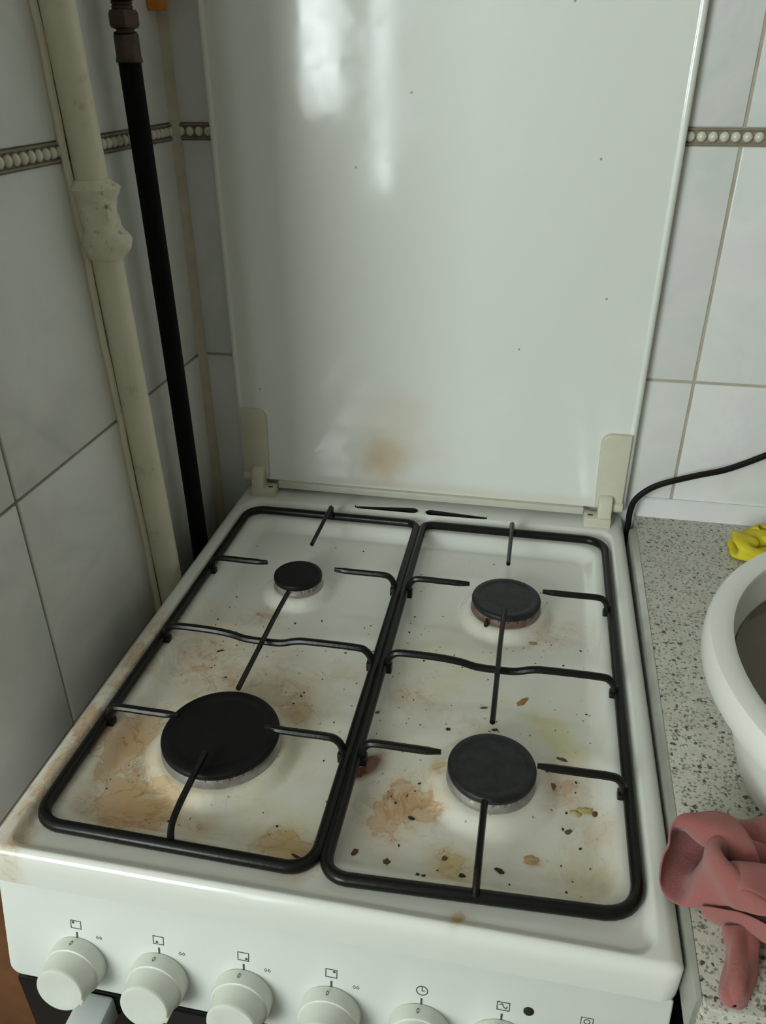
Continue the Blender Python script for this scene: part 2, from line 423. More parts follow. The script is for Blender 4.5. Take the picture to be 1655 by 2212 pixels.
# ------------------------------------------------------------------ the gas stove
stove = thing('gas_stove', 'white gas stove with four burners, raised lid and a row of cream knobs', 'stove', (.25, .28, -ZO))
OG = ORG[stove]
BURN = [(.134, .374, .0268, .042), (.364, .372, .0363, .052), (.136, .132, .0500, .068), (.3655, .136, .0358, .058)]   # x, y, cap radius, dome radius
def sst(a, b, x):
    t_ = min(1, max(0, (x - a) / (b - a))); return t_ * t_ * (3 - 2 * t_)
def sdr(x, y, x0, x1, y0, y1, r):      # rounded-rectangle distance, positive inside
    cx, cy = (x0 + x1) / 2, (y0 + y1) / 2
    qx = abs(x - cx) - (x1 - x0) / 2 + r; qy = abs(y - cy) - (y1 - y0) / 2 + r
    return -(math.hypot(max(qx, 0), max(qy, 0)) + min(max(qx, qy), 0) - r)
SLOTS = ((.2355, .1650, .5482, .5440), (.2590, .3275, .5472, .5450))     # two tapering vent slots behind the grates
def slot_at(x):      # centre and half width of the slot at this x, or None
    for xa, xb, ya, yb in SLOTS:
        s_ = (x - xa) / (xb - xa); L = abs(xb - xa)
        s_c = min(1, max(0, s_)); hw = .0066 * (1 - s_c) + .0026 * s_c
        o_ = (s_ - s_c) * L
        if abs(o_) < hw: return ya + (yb - ya) * s_c, math.sqrt(hw * hw - o_ * o_)
    return None
FLOOR = -.0185; LEDGE = -.0075
def zcook(x, y, slots=True):
    e = sdr(x, (y + .0085) * 1.5 - .0085, .0005, .4995, -.0085, 1.3, .014)                  # outer edge
    z = 0.0
    z -= .0125 * (1 - math.sqrt(max(0, 1 - (1 - min(1, max(0, e) / .0115)) ** 2)))
    li = sdr(x, y, .0165, .4835, -.0018, .5405, .018)             # inside the lip
    z += LEDGE * (.60 + .40 * sst(.0, .026, y)) * sst(0, .0085, li)
    pn = sdr(x, y, .0345, .4655, .0310, .5130, .030)
    z += (FLOOR - LEDGE) * sst(0, .020, pn)
    for bx, by, rc, rd in BURN:
        d = math.hypot(x - bx, y - by); z += .0095 * (1 - sst(rc * 1.06, rd, d))
    return z
def axis_pts(a, b, step, fine):
    pts = set(np.round(np.arange(a, b + 1e-9, step), 5))
    for f0, f1, fs in fine:
        pts = {q for q in pts if not (f0 < q < f1)} | set(np.round(np.arange(f0, f1 + 1e-9, fs), 5))
    return sorted(float(q) for q in pts)
gx = axis_pts(.0005, .4995, .0025, [(.0005, .028, .0014), (.1625, .1660, .0006), (.2340, .2605, .0008), (.3265, .3300, .0006), (.472, .4995, .0014)])
if gx[-1] < .4995: gx.append(.4995)
SA, SB = .5430, .5520          # grid rows that follow the slot edges; each is doubled to give the slots upright walls
gy = [y for y in axis_pts(-.0085, .584, .0025, [(-.0085, .010, .00075)]) if not (.5385 < y < .5580)]
gy = sorted(gy + [SA - .0012, SA, SA + 1e-7, (SA + SB) / 2, SB - 1e-7, SB, SB + .0012])
def corner_shift(x, y):              # round the two front corners in plan
    r = .014; cx = .0005 + r if x < .25 else .4995 - r; cy = -.0085 + r
    if y < cy and ((x < cx) if x < .25 else (x > cx)):
        dx, dy = x - cx, y - cy; m = max(abs(dx), abs(dy)); h = math.hypot(dx, dy)
        if h > 1e-9: x, y = cx + dx * m / h, cy + dy * m / h
    return x, y
V, F, nX, nY = [], [], len(gx), len(gy)
low = set()
for y in gy:
    for x in gx:
        X, Y = corner_shift(x, y); z = zcook(X, Y)
        if SA - .0015 < y < SB + .0015:
            sl_ = slot_at(x)
            if sl_:
                c_, h_ = sl_
                Y = c_ + (y - (SA + SB) / 2) / ((SB - SA) / 2) * h_ if SA <= y <= SB else (c_ - h_ - .0012 if y < SA else c_ + h_ + .0012)
                z = zcook(X, Y)
                if SA < y < SB: z -= .014; low.add(len(V))
        V.append((X, Y, z))
slotf = []
for j in range(nY - 1):
    for i in range(nX - 1):
        q = [j * nX + i, j * nX + i + 1, (j + 1) * nX + i + 1, (j + 1) * nX + i]
        F.append(q)
        if any(k in low for k in q): slotf.append(len(F) - 1)
ring = [i for i in range(nX)] + [j * nX + nX - 1 for j in range(1, nY)] + [(nY - 1) * nX + i for i in range(nX - 2, -1, -1)] + [j * nX for j in range(nY - 2, 0, -1)]
n0 = len(V)
for k in ring: V.append((V[k][0], V[k][1], -.0325))
for k in range(len(ring)):
    k2 = (k + 1) % len(ring); F.append([ring[k], n0 + k, n0 + k2, ring[k2]])
ck = mk('cooktop', (V, F), ['cooktop', 'void'], stove, sharp=60)
for k in slotf: ck.data.polygons[k].material_index = 1  # slot walls and floor coloured black to stand for the darkness inside
# residue on the enamel: (x, y, radius, amount) for brown, yellow and dark crust
BR = [(.052, .135, .022, 1.1), (.045, .105, .024, .9), (.060, .165, .016, .8), (.068, .075, .030, .8), (.105, .062, .024, 1.0), (.085, .050, .028, .7), (.150, .045, .02, .5),
      (.218, .050, .020, 1.1), (.232, .036, .018, 1.3), (.200, .045, .018, .6), (.10, .21, .030, .5), (.065, .22, .030, .45), (.155, .225, .035, .6), (.19, .19, .025, .6), (.21, .245, .025, .45), (.06, .27, .04, .35),
      (.30, .115, .022, .9), (.315, .102, .016, .9), (.285, .10, .024, .7), (.29, .075, .022, .5), (.305, .215, .022, .4), (.283, .231, .014, .8), (.323, .145, .010, .9), (.345, .052, .016, 1.0), (.335, .065, .012, .6),
      (.401, .072, .0055, 1.6), (.425, .16, .018, .5), (.43, .135, .02, .6), (.45, .10, .02, .4), (.44, .06, .03, .35), (.41, .34, .022, .45), (.43, .36, .02, .3), (.365, .37, .046, .35), (.136, .132, .064, .55), (.134, .374, .032, .25), (.3655, .136, .045, .2), (.11, .325, .012, .9), (.352, .003, .006, 1.1),
      (.27, .16, .012, .6), (.35, .20, .02, .4), (.30, .26, .03, .3), (.10, .28, .05, .3)]
BR += [(.016 + .003 * math.sin(k), .03 + .022 * k, .016, .55 + .2 * math.sin(k * 1.7)) for k in range(12)] + [(.022, .01, .014, .5), (.02, -.004, .012, .4)]
YE = [(.395, .225, .016, .7), (.412, .212, .018, .9), (.420, .198, .013, 1.0), (.437, .182, .013, 1.0), (.425, .187, .012, .8), (.375, .235, .014, .4), (.33, .285, .02, .6), (.325, .255, .018, .6), (.30, .33, .03, .35), (.345, .05, .016, .9), (.215, .055, .022, .6), (.44, .06, .028, .5), (.24, .09, .02, .5), (.136, .132, .068, .45), (.31, .16, .03, .3), (.29, .30, .02, .4)]
DK = [(.2655, .1430, .0095, 1.8), (.2570, .1365, .0085, 1.7), (.2535, .129, .004, 1.2), (.121, .3245, .003, 1.0), (.1025, .327, .0025, .8)]
def field(L, x, y):
    s_ = 0
    for bx, by, r, a in L:
        d2 = ((x - bx) ** 2 + (y - by) ** 2) / (r * r)
        if d2 < 6: s_ += a * math.exp(-d2 * 1.1)
    return s_
me = ck.data
me.attributes.new('stain', 'FLOAT_COLOR', 'POINT'); me.attributes.new('panmask', 'FLOAT', 'POINT')
at_ = me.attributes['stain']; pm = me.attributes['panmask']
for i, v in enumerate(V):
    wx = mnoise.noise(Vector((v[0] * 60, v[1] * 60, 0))) * .006; wy = mnoise.noise(Vector((v[0] * 60, v[1] * 60, 9))) * .006
    x, y = v[0] + wx, v[1] + wy
    at_.data[i].color = (min(1.5, field(BR, x, y)), min(1.5, field(YE, x, y)), min(1.5, field(DK, x, y)), 1)
    pm.data[i].value = sst(.0, .02, sdr(x, y, .03, .47, .02, .50, .03)) * (1 - sst(.28, .40, y) * .75)
# body, sides, oven door, control panel
mk('body', box(.004, .496, .004, .575, -.80, -.034, .003), 'body', stove)
mk('plinth', box(.012, .488, .03, .56, -.85, -.80, .002), 'void', stove)
door = mk('oven_door', box(.004, .496, -.020, .0015, -.66, -.139, .004), 'glass_black', stove)
mk('handle', join(box(.0620, .0900, -.066, -.0195, -.166, -.1390, .003), box(.4100, .4380, -.066, -.0195, -.166, -.1390, .003),
                  box(.0620, .4380, -.078, -.062, -.180, -.146, .005, 3)), 'handle', door)
mk('drawer_front', box(.004, .496, -.020, .0015, -.795, -.668, .004), 'panel', stove)
pp = []
r = .010
for cx, cz, a0 in ((.4985 - r, -.0915 + r, -90), (.4985 - .003, .003 - .003, 0), (.0015 + .003, .003 - .003, 90), (.0015 + r, -.0915 + r, 180)):
    rr = r if cz < -.05 else .003
    for k in range(6):
        a = math.radians(a0 + 18 * k); pp.append((cx + rr * math.cos(a), cz + rr * math.sin(a)))
PY = 0.0                      # panel items are laid out on the panel's own plane, then tilted back by 12 degrees
PM = Matrix.Translation((0, -.0012, -.0447)) @ Matrix.Rotation(math.radians(-12), 4, 'X')
def mkp(name, vf, mat, parent, **kw): return mk(name, xform(vf, PM), mat, parent, **kw)
panel = mkp('control_panel', prism(pp, 'y', PY, .004, .0018, 3), 'panel', stove, sharp=50)
def strokes(polys, w, closed=False, y=PY - .00015):
    """flat printed strokes on the panel, each a polyline of (x, z)"""
    parts = []
    for pl in polys:
        pl = list(pl)
        for a, b in zip(pl[:-1], pl[1:]):
            d = Vector((b[0] - a[0], b[1] - a[1])); L = d.length
            if L < 1e-6: continue
            d /= L; nrm = Vector((-d.y, d.x)) * w / 2; e = d * w * .4
            q = [(a[0] - e.x + nrm.x, a[1] - e.y + nrm.y), (b[0] + e.x + nrm.x, b[1] + e.y + nrm.y), (b[0] + e.x - nrm.x, b[1] + e.y - nrm.y), (a[0] - e.x - nrm.x, a[1] - e.y - nrm.y)]
            parts.append(([(u, y, v) for u, v in q] + [(u, y + .0003, v) for u, v in q], [[0, 1, 2, 3], [7, 6, 5, 4], [0, 4, 5, 1], [1, 5, 6, 2], [2, 6, 7, 3], [3, 7, 4, 0]]))
    return join(*parts)
def disc(cx, cz, r, n=14, y=PY - .00015, sx=1):
    V = [(cx + r * sx * math.cos(2 * math.pi * k / n), y, cz + r * math.sin(2 * math.pi * k / n)) for k in range(n)]
    return V + [(a, y + .0003, c_) for a, _, c_ in V], [list(range(n)), list(range(n, 2 * n))[::-1]] + [[k, n + k, n + (k + 1) % n, (k + 1) % n] for k in range(n)]
def rect(cx, cz, w, h): return [(cx - w / 2, cz - h / 2), (cx + w / 2, cz - h / 2), (cx + w / 2, cz + h / 2), (cx - w / 2, cz + h / 2), (cx - w / 2, cz - h / 2)]
def arc(cx, cz, r, a0, a1, n=16): return [(cx + r * math.cos(math.radians(a0 + (a1 - a0) * k / n)), cz + r * math.sin(math.radians(a0 + (a1 - a0) * k / n))) for k in range(n + 1)]
KX = [.0642, .1316, .1985, .2653, .3313, .3880]
IZ = -.0293; LW = .0007
dots = [(-.0024, .0018), (-.0014, -.0018), (.0022, -.0018), (.0020, .0018)]
for i, kx in enumerate(KX):
    mkp('tick_mark', strokes([[(kx, -.0368), (kx, -.0412)]], .0015), 'print', panel)
    if i < 4:
        mkp('burner_symbol', join(strokes([rect(kx - .0002, IZ, .0082, .0072)], LW), disc(kx + dots[i][0], IZ + dots[i][1], .0011)), 'print', panel)
        fx, fz = kx + .0182, -.0380
        mkp('flame_symbol', strokes([[(fx - .0015, fz + .0014), (fx - .0022, fz - .0002), (fx - .0012, fz - .0014), (fx - .0002, fz - .0003), (fx - .0011, fz + .0012)],
                                    [(fx + .0012, fz + .0014), (fx + .0005, fz - .0002), (fx + .0015, fz - .0014), (fx + .0024, fz - .0003), (fx + .0016, fz + .0012)]], .0004), 'print', panel)
    elif i == 4:
        mkp('clock_symbol', strokes([arc(kx, IZ, .0040, 0, 360), [(kx, IZ + .0030), (kx, IZ), (kx + .0018, IZ)]], LW), 'print', panel)
    else:
        mkp('oven_symbol', strokes([rect(kx + .0005, IZ, .0085, .0070), [(kx - .002, IZ + .001), (kx - .0005, IZ + .0022), (kx + .0010, IZ - .001), (kx + .0025, IZ - .0018), (kx + .003, IZ)]], LW), 'print', panel)
mkp('lamp_symbol', strokes([rect(.4453, -.0290, .0080, .0070), arc(.4453, -.0290, .0020, 0, 360, 10)], LW * .8), 'print', panel)
mkp('pilot_lamp', lathe([(.0036, 0), (.0036, .0006), (.003, .0012), (.001, .0016), (0, .0016)], (.4059, PY, -.0293), (0, -1, 0), 20), 'void', panel)
KZ = -.0640
for i, kx in enumerate(KX):
    kp = [(.0222, 0), (.0228, .0008), (.0225, .0108), (.0220, .0120), (.0211, .0124), (.0206, .0132), (.0192, .0262), (.0188, .0276), (.0180, .0284), (.0168, .0286), (.0120, .0281), (0, .0279)]
    kb = mkp('knob', lathe(kp, (kx, PY, KZ), (0, -1, 0), 56), 'knob', stove, sharp=30)
    # zero printed on the collar, darker raised block for shade in the grip notch
    zc_ = [(kx - .0015 + .0011 * math.cos(a), PY - .0062 + .0021 * math.sin(a)) for a in [2 * math.pi * k / 14 for k in range(14)]]
    V_, F_ = [], []
    for k, (u, yv) in enumerate(zc_):
        for s_ in (1.0, .62):
            uu = kx - .0015 + (u - kx + .0015) * s_; yy = PY - .0062 + (yv - PY + .0062) * s_
            V_.append((uu, yy, KZ + math.sqrt(.0228 ** 2 - (uu - kx) ** 2) + .00025))
    for k in range(14): F_.append([2 * k, 2 * k + 1, (2 * k + 3) % 28, (2 * k + 2) % 28])
    mkp('zero_mark', (V_, F_), 'print', kb)
    a = math.radians(-22)
    nb = xform(box(-.0030, .0030, -.0285, -.0175, -.0010, .0010, .0004), Matrix.Translation((kx, PY, KZ)) @ Matrix.Rotation(-a, 4, 'Y') @ Matrix.Translation((.0189, 0, 0)) @ Matrix.Rotation(math.pi / 2, 4, 'Y'))
    mkp('notch_shade', nb, 'hinge', kb)
    if i == 4:
        b_ = [[(kx - .0190, PY - .004), (kx - .0170, PY - .004)]]
# burners
for bi, (bx, by, rc, rd) in enumerate(BURN):
    z0 = zcook(bx + rc, by, False)
    bn = mk('burner', lathe([(rc * 1.02, z0 - .002), (rc * 1.02, z0 + .0012), (rc * .93, z0 + .0025), (rc * .90, z0 + .004), (rc * .5, z0 + .004)], (bx, by, 0), seg=64), 'alu_brown' if bi == 1 else 'alu', stove)
    nt = {0: 16, 1: 22, 2: 30, 3: 22}[bi]
    zt = {0: -.0005, 1: -.001, 2: -.001, 3: -.0005}[bi]
    mk('flame_ring', lathe([(rc * .93, z0 + .003), (rc * .93, zt - .0006), (rc * .97, zt - .0002), (rc * .97, zt + .0006)], (bx, by, 0), seg=nt * 6,
        mod=lambda a, i, nt=nt: 1 - .05 * (1 if (a * nt / (2 * math.pi)) % 1 < .3 and i < 2 else 0)), 'alu_brown' if bi == 1 else 'alu', bn, sharp=25)
    zc2 = zt + .0005
    mk('cap', lathe([(rc * .90, zc2), (rc * .985, zc2), (rc, zc2 + .0012), (rc, zc2 + .0038), (rc * .985, zc2 + .0052), (rc * .95, zc2 + .0060), (rc * .80, zc2 + .0062), (rc * .785, zc2 + .0057), (rc * .74, zc2 + .0056), (rc * .5, zc2 + .0058), (0, zc2 + .0060)], (bx, by, 0), seg=72),
       'cap_grey' if bi in (1, 3) else 'cap', bn, sharp=50)
    if bi in (1, 3):
        a = math.radians({1: -118, 2: -80, 3: 92}[bi])
        px, py = bx + math.cos(a) * rc * 1.06, by + math.sin(a) * rc * 1.06
        mk('ignition_pin', lathe([(.0024, z0 - .003), (.0024, z0 + .003), (.0016, z0 + .0042), (.0012, z0 + .0085), (0, z0 + .009)], (px, py, 0), seg=12), 'void', bn)
# lid
LY = .568
LT = .600
def lid_mesh():
    # a shallow tray: flat face with rolled side and top edges
    bm_parts = []
    xs = [.002, .0022, .0032, .0050, .0075, .0090, .0100, .0106, .0112]
    ys = [.0130, .0050, .0022, .0008, .0003, .0012, .0016, .0016, .0016]
    prof = list(zip(xs, ys)); prof = prof + [(.5 - x, y) for x, y in prof[::-1]]
    n = len(prof); V, F = [], []
    zz = [.0155, .0165, .0175, .20, .40, LT - .014, LT - .012, LT - .004, LT - .001, LT]
    dy = [.0010, .0, 0, 0, 0, 0, 0, .0012, .0045, .010]
    for z, d in zip(zz, dy):
        for x, y in prof: V.append((x, LY + max(y, d + min(y, .0016)) if d else LY + y, z))
    for j in range(len(zz) - 1):
        for i in range(n - 1): F.append([j * n + i, j * n + i + 1, (j + 1) * n + i + 1, (j + 1) * n + i])
    b0 = len(V)
    V += [(.002, LY + .0132, zz[0]), (.498, LY + .0132, zz[0]), (.498, LY + .0132, LT), (.002, LY + .0132, LT)]
    F.append([b0 + 1, b0, b0 + 3, b0 + 2])
    F.append([b0, b0 + 1] + list(range(n - 1, -1, -1)))
    F.append([b0 + 2, b0 + 3] + [(len(zz) - 1) * n + i for i in range(n)])
    F.append([b0] + [j * n for j in range(len(zz))] + [b0 + 3]); F.append([b0 + 2] + [j * n + n - 1 for j in range(len(zz) - 1, -1, -1)] + [b0 + 1])
    return V, F
lid = mk('lid', lid_mesh(), 'lid', stove, sharp=60)
mk('lid_rail', box(.052, .448, LY - .0040, LY + .006, .0070, .0160, .0012), 'rail', lid)
def hinge(sgn):
    X = (lambda x: x) if sgn < 0 else (lambda x: .5 - x)
    pts = [(.0068, .0195), (.0395, .0195), (.0410, .060), (.0420, .100)]
    for k in range(7):
        a = math.radians(90 * k / 6); pts.append((.0420 - .012 + .012 * math.cos(a), .105 + .012 * math.sin(a)))
    pts += [(.0075, .117)]
    vf = prism([(X(x), z) for x, z in pts], 'y', LY - .0045, LY + .003, .0018, 3)
    cv = mk('hinge_cover', vf, 'hinge', lid, sharp=50)
    x0, x1 = sorted((X(.0065), X(.0205)))
    mk('hinge_barrel', xform(lathe([(.0035, 0), (.0062, 0), (.0066, .001), (.0066, x1 - x0 - .001), (.0062, x1 - x0), (.0035, x1 - x0)], (0, 0, 0), seg=20), Matrix.Translation((x0, LY - .003, .0215)) @ Matrix.Rotation(math.pi / 2, 4, 'Y')), 'hinge', cv)
    x0, x1 = sorted((X(.0190), X(.0515)))
    br_ = mk('hinge_bracket', box(x0, x1, LY - .020, LY + .002, -.003, .0115, .002), 'hinge', stove)
    x0, x1 = sorted((X(.0195), X(.0360)))
    mk('bracket_post', prism([(LY - .0185, .008), (LY - .016, .026), (LY - .012, .0345), (LY - .006, .0375), (LY + .001, .037), (LY + .001, .008)], 'x', x0, x1, .0018, 3), 'hinge', br_, sharp=50)
    xa, xb = sorted((X(.0410), X(.0470)))
    mk('screw_slot', box(xa, xb, LY - .0125, LY - .0095, .0108, .0118), 'void', br_)
hinge(-1); hinge(1)

# ------------------------------------------------------------------ pan grates
def rounded(corners, r, n=6):
    out = []; m = len(corners)
    for i in range(m):
        a, b, c_ = Vector(corners[i - 1]), Vector(corners[i]), Vector(corners[(i + 1) % m])
        u, w = (a - b).normalized(), (c_ - b).normalized(); rr = r[i] if isinstance(r, (list, tuple)) else r
        p0, p2 = b + u * rr, b + w * rr
        for k in range(n + 1):
            s_ = k / n; out.append((1 - s_) ** 2 * p0 + 2 * s_ * (1 - s_) * (b * .85 + (p0 + p2) * .075) + s_ * s_ * p2)
    return out
ZF, FR, FT = -.0030, .0050, .0160      # frame centre height, frame radius, top of fingers
def finger(g, p_frame, p_tip, rise=True, r=.0034):
    """a rod that climbs from the frame, bends over and ends in a flattened tip"""
    a, b = Vector((*p_frame, 0)), Vector((*p_tip, 0)); d = (b - a).normalized(); L = (b - a).length
    zt = FT - r
    pts = [a + d * .0045 + Vector((0, 0, -.0105)), a + d * .0045 + Vector((0, 0, -.002)), a + d * .0055 + Vector((0, 0, zt - .0085)), a + d * .0090 + Vector((0, 0, zt - .0028)), a + d * .0160 + Vector((0, 0, zt)), a + d * (L * .55) + Vector((0, 0, zt)), a + d * (L - .012) + Vector((0, 0, zt)), b + Vector((0, 0, zt + .0006))]
    P = catmull(pts, 5); n = len(P)
    R = [r] * n; fl = [1.0] * n
    for i in range(n):
        s_ = max(0, (i - (n - 6)) / 5); R[i] = r * (1 - .22 * s_); fl[i] = 1 - .35 * s_
    f_ = mk('finger', tube(P, R, 9, flat=fl, up=(-d.y, d.x, 0)), 'black_enamel', g)
    q = a + d * .0045
    mk('weld_tab', box(q.x - .0042, q.x + .0042, q.y - .0042, q.y + .0042, -.0120, -.0020, .001), 'black_enamel', f_)
def flat_bar(g, name, pts, w=.0052, h=.0060):
    P = catmull(pts, 5)
    return mk(name, tube(P, w / 2, 8, flat=[h / w] * len(P)), 'black_enamel', g)
def grate(label, xl, xr, yfl, yfr, yb, bx, ybk, yft, front_curve):
    g = thing('pan_grate', label, 'grate', ((xl + xr) / 2, .27, -.008), 'cast wire pan grates on the cooktop')
    cs = [(xl, yfl, ZF), (xr, yfr, ZF), (xr, yb, ZF), (xl, yb, ZF)]
    mk('frame', tube(rounded(cs, [.020, .020, .014, .022] if xl < .2 else [.018, .024, .024, .012], 7), FR, 12, closed=True), 'black_enamel', g)
    for by in (ybk, yft):
        finger(g, (xl, by), (bx - .0385, by)); finger(g, (xr, by), (bx + .0385, by))
    # back finger: welded on top of the frame, front finger climbs from the front bar
    zt = FT - .003
    fb = flat_bar(g, 'finger', [(bx, yb - .0050, zt - .0005), (bx, yb - .013, zt), (bx, yb - .06, zt), (bx, .4250, zt)], .0048, .0054)
    mk('weld_tab', box(bx - .003, bx + .003, yb - .0105, yb - .0015, -.0020, zt - .001, .001), 'black_enamel', fb)
    if front_curve:
        pts = [(bx, yfl + .003, -.004), (bx, yfl + .005, .004), (bx, yfl + .011, .010), (bx, yfl + .030, zt), (bx, .0990, zt)]
    else:
        pts = [(bx, yfl + .002, .001), (bx, yfl + .006, .006), (bx, yfl + .018, zt - .001), (bx, yfl + .036, zt), (bx, .0920, zt)]
    flat_bar(g, 'finger', pts, .0054, .0062)
    flat_bar(g, 'long_bar', [(bx + .001, .3290 + (.008 if xl > .2 else 0), zt), (bx, .29, zt), (bx, .25, zt), (bx, .21, zt), (bx, .1765, zt)], .0050, .0056)
    # cross bar dips under the long bar
    y = .2525; r = .0036; z1 = FT - r; zd = z1 - .0058
    pts = [(xl + .0045, y, -.0105), (xl + .0045, y, -.002), (xl + .0055, y, z1 - .0085), (xl + .010, y, z1 - .0026), (xl + .019, y, z1), (bx - .058, y, z1), (bx - .036, y, z1 - .002), (bx - .020, y, zd), (bx, y, zd - .0006), (bx + .016, y, zd), (bx + .030, y, z1 - .0016), (bx + .045, y, z1), (xr - .019, y, z1), (xr - .010, y, z1 - .0026), (xr - .0055, y, z1 - .0085), (xr - .0045, y, -.002), (xr - .0045, y, -.0105)]
    cb = mk('cross_bar', tube(catmull(pts, 4), r, 9, up=(0, 1, 0)), 'black_enamel', g)
    for xx in (xl + .0045, xr - .0045):
        mk('weld_tab', box(xx - .0042, xx + .0042, y - .0042, y + .0042, -.0120, -.0020, .001), 'black_enamel', cb)
    return g
grate('black wire pan grate over the two left burners, the biggest one among them', .0268, .2464, .0238, .0215, .5209, .1365, .3785, .1350, True)
grate('black wire pan grate over the two right burners, beside the worktop', .2536, .4735, .0190, .0285, .5209, .3625, .3780, .1350, False)

# ------------------------------------------------------------------ crumbs and flakes lying on the cooktop
def crumb_mesh(x, y, a, b, h, ang, seed, z=None):
    rnd = random.Random(seed); bm = bmesh.new(); bmesh.ops.create_icosphere(bm, subdivisions=2, radius=1)
    zz = zcook(x, y, False) if z is None else z
    a *= .92; b *= .85; h *= .75
    ca, sa_ = math.cos(ang), math.sin(ang); off = Vector((seed * 3.1, seed * 1.7, 0))
    for v in bm.verts:
        k = 1 + .8 * mnoise.noise(v.co * 1.7 + off) + .45 * mnoise.noise(v.co * 4 + off)
        u, w = v.co.x * a * k, v.co.y * b * k
        v.co = Vector((x + u * ca - w * sa_, y + u * sa_ + w * ca, zz + h * .9 + v.co.z * h * (1 + .3 * mnoise.noise(v.co * 3 + off))))
    return from_bm(bm)
def cmat(name, c): M[name] = simple(name, c, tuple(x * .6 for x in c), .6, 300, .3); return name
cmat('crumb_orange', (.50, .25, .06)); cmat('crumb_tan', (.60, .40, .22)); cmat('crumb_brown', (.16, .07, .03)); cmat('crumb_black', (.025, .018, .01)); cmat('crumb_yellow', (.62, .50, .20)); cmat('crumb_pink', (.55, .30, .20))
CR = [ # x, y, half-length, half-width, height, angle, material, label
 (.388, .241, .0072, .0030, .0006, .95, 'crumb_orange', 'oblong orange-brown crumb behind the front right burner'),
 (.395, .329, .0045, .0030, .0008, 0, 'crumb_pink', 'pinkish tan crumb on the rim of the rear right burner well'),
 (.442, .125, .0070, .0036, .0008, .1, 'crumb_yellow', 'largest pale yellow crumb right of the front right burner'),
 (.434, .121, .0050, .0028, .0007, -.6, 'crumb_yellow', 'small pale yellow crumb at the left tip of the yellow crumb pile'),
 (.449, .122, .0030, .0022, .0010, .5, 'crumb_brown', 'brown crumb touching the pile of pale yellow crumbs'),
 (.378, .058, .0046, .0022, .0008, -.4, 'crumb_black', 'biggest black flake right of the front bar of the right grate'),
 (.270, .054, .0020, .0040, .0007, -.5, 'crumb_brown', 'dark brown flake in the front left corner of the right grate'),
 (.295, .050, .0030, .0032, .0009, 0, 'crumb_brown', 'round reddish brown crumb near the front of the right grate'),
 (.401, .072, .0060, .0042, .0004, .3, 'crumb_tan', 'flat tan flake with darker edges near the front right corner'),
 (.307, .092, .0028, .0018, .0008, -.3, 'crumb_black', 'black flake beside the tan stain left of the front right burner'),
 (.351, .048, .0026, .0022, .0009, .2, 'crumb_black', 'black crumb left of the front finger of the right grate'),
 (.337, .061, .0022, .0020, .0008, .7, 'crumb_brown', 'dark crumb on the yellow stain at the front of the right grate'),
 (.428, .102, .0030, .0022, .0009, .8, 'crumb_brown', 'small brown crumb in front of the pale yellow crumbs'),
 (.416, .142, .0026, .0032, .0009, .2, 'crumb_brown', 'brown crumb close to the right side of the front right burner'),
 (.410, .158, .0032, .0026, .0008, .2, 'crumb_brown', 'brown crumb under the right finger of the front right burner'),
 (.324, .193, .0026, .0017, .0007, -.2, 'crumb_black', 'black flake left behind the front right burner'),
 (.365, .200, .0032, .0016, .0007, .1, 'crumb_black', 'black flake just behind the cap of the front right burner'),
 (.353, .226, .0034, .0016, .0006, .2, 'crumb_brown', 'thin brown flake left of the long bar of the right grate'),
 (.424, .176, .0042, .0018, .0006, -.3, 'crumb_brown', 'slim brown flake on the yellow spill right of the front burner'),
 (.085, .259, .0042, .0012, .0006, .5, 'crumb_black', 'thin black sliver under the cross bar of the left grate'),
 (.233, .0335, .0075, .0014, .0010, -.35, 'crumb_black', 'charred curl lying at the front right corner of the left grate'),
 (.320, .038, .0018, .0014, .0007, 0, 'crumb_black', 'left one of two tiny black specks at the front bar'),
 (.3245, .0375, .0018, .0014, .0007, .4, 'crumb_black', 'right one of two tiny black specks at the front bar'),
 (.258, .202, .0024, .0018, .0007, .3, 'crumb_brown', 'brown crumb at the left side of the right grate')]
for i, (x, y, a, b, h, an, mt, lb) in enumerate(CR):
    tag(mk('food_crumb', crumb_mesh(x, y, a, b, h, an, i + 3), mt, smooth=True, sharp=60), lb, 'crumb', 'crumbs on the cooktop')
rnd = random.Random(5); parts = []
while len(parts) < 170:
    x = rnd.uniform(.05, .45); y = rnd.uniform(.04, .36) if rnd.random() < .85 else rnd.uniform(.3, .48)
    if any(math.hypot(x - bx, y - by) < rd for bx, by, rc, rd in BURN): continue
    if rnd.random() > .25 + .9 * min(1, field(BR, x, y) + (.3 if x > .25 else .15)): continue
    s_ = rnd.choice((.0003, .0004, .0005, .0006, .0007, .0010))
    bm = bmesh.new(); bmesh.ops.create_icosphere(bm, subdivisions=1, radius=1); z = zcook(x, y, False); an = rnd.uniform(0, 3)
    for v in bm.verts:
        k = 1 + rnd.uniform(-.3, .3); u, w = v.co.x * s_ * 1.5 * k, v.co.y * s_ * k
        v.co = Vector((x + u * math.cos(an) - w * math.sin(an), y + u * math.sin(an) + w * math.cos(an), z + .0003 + v.co.z * .0004))
    parts.append(from_bm(bm))
tag(mk('burnt_specks', join(*parts), 'crumb_black'), 'tiny burnt specks scattered over the stained cooktop', 'specks', kind='stuff')

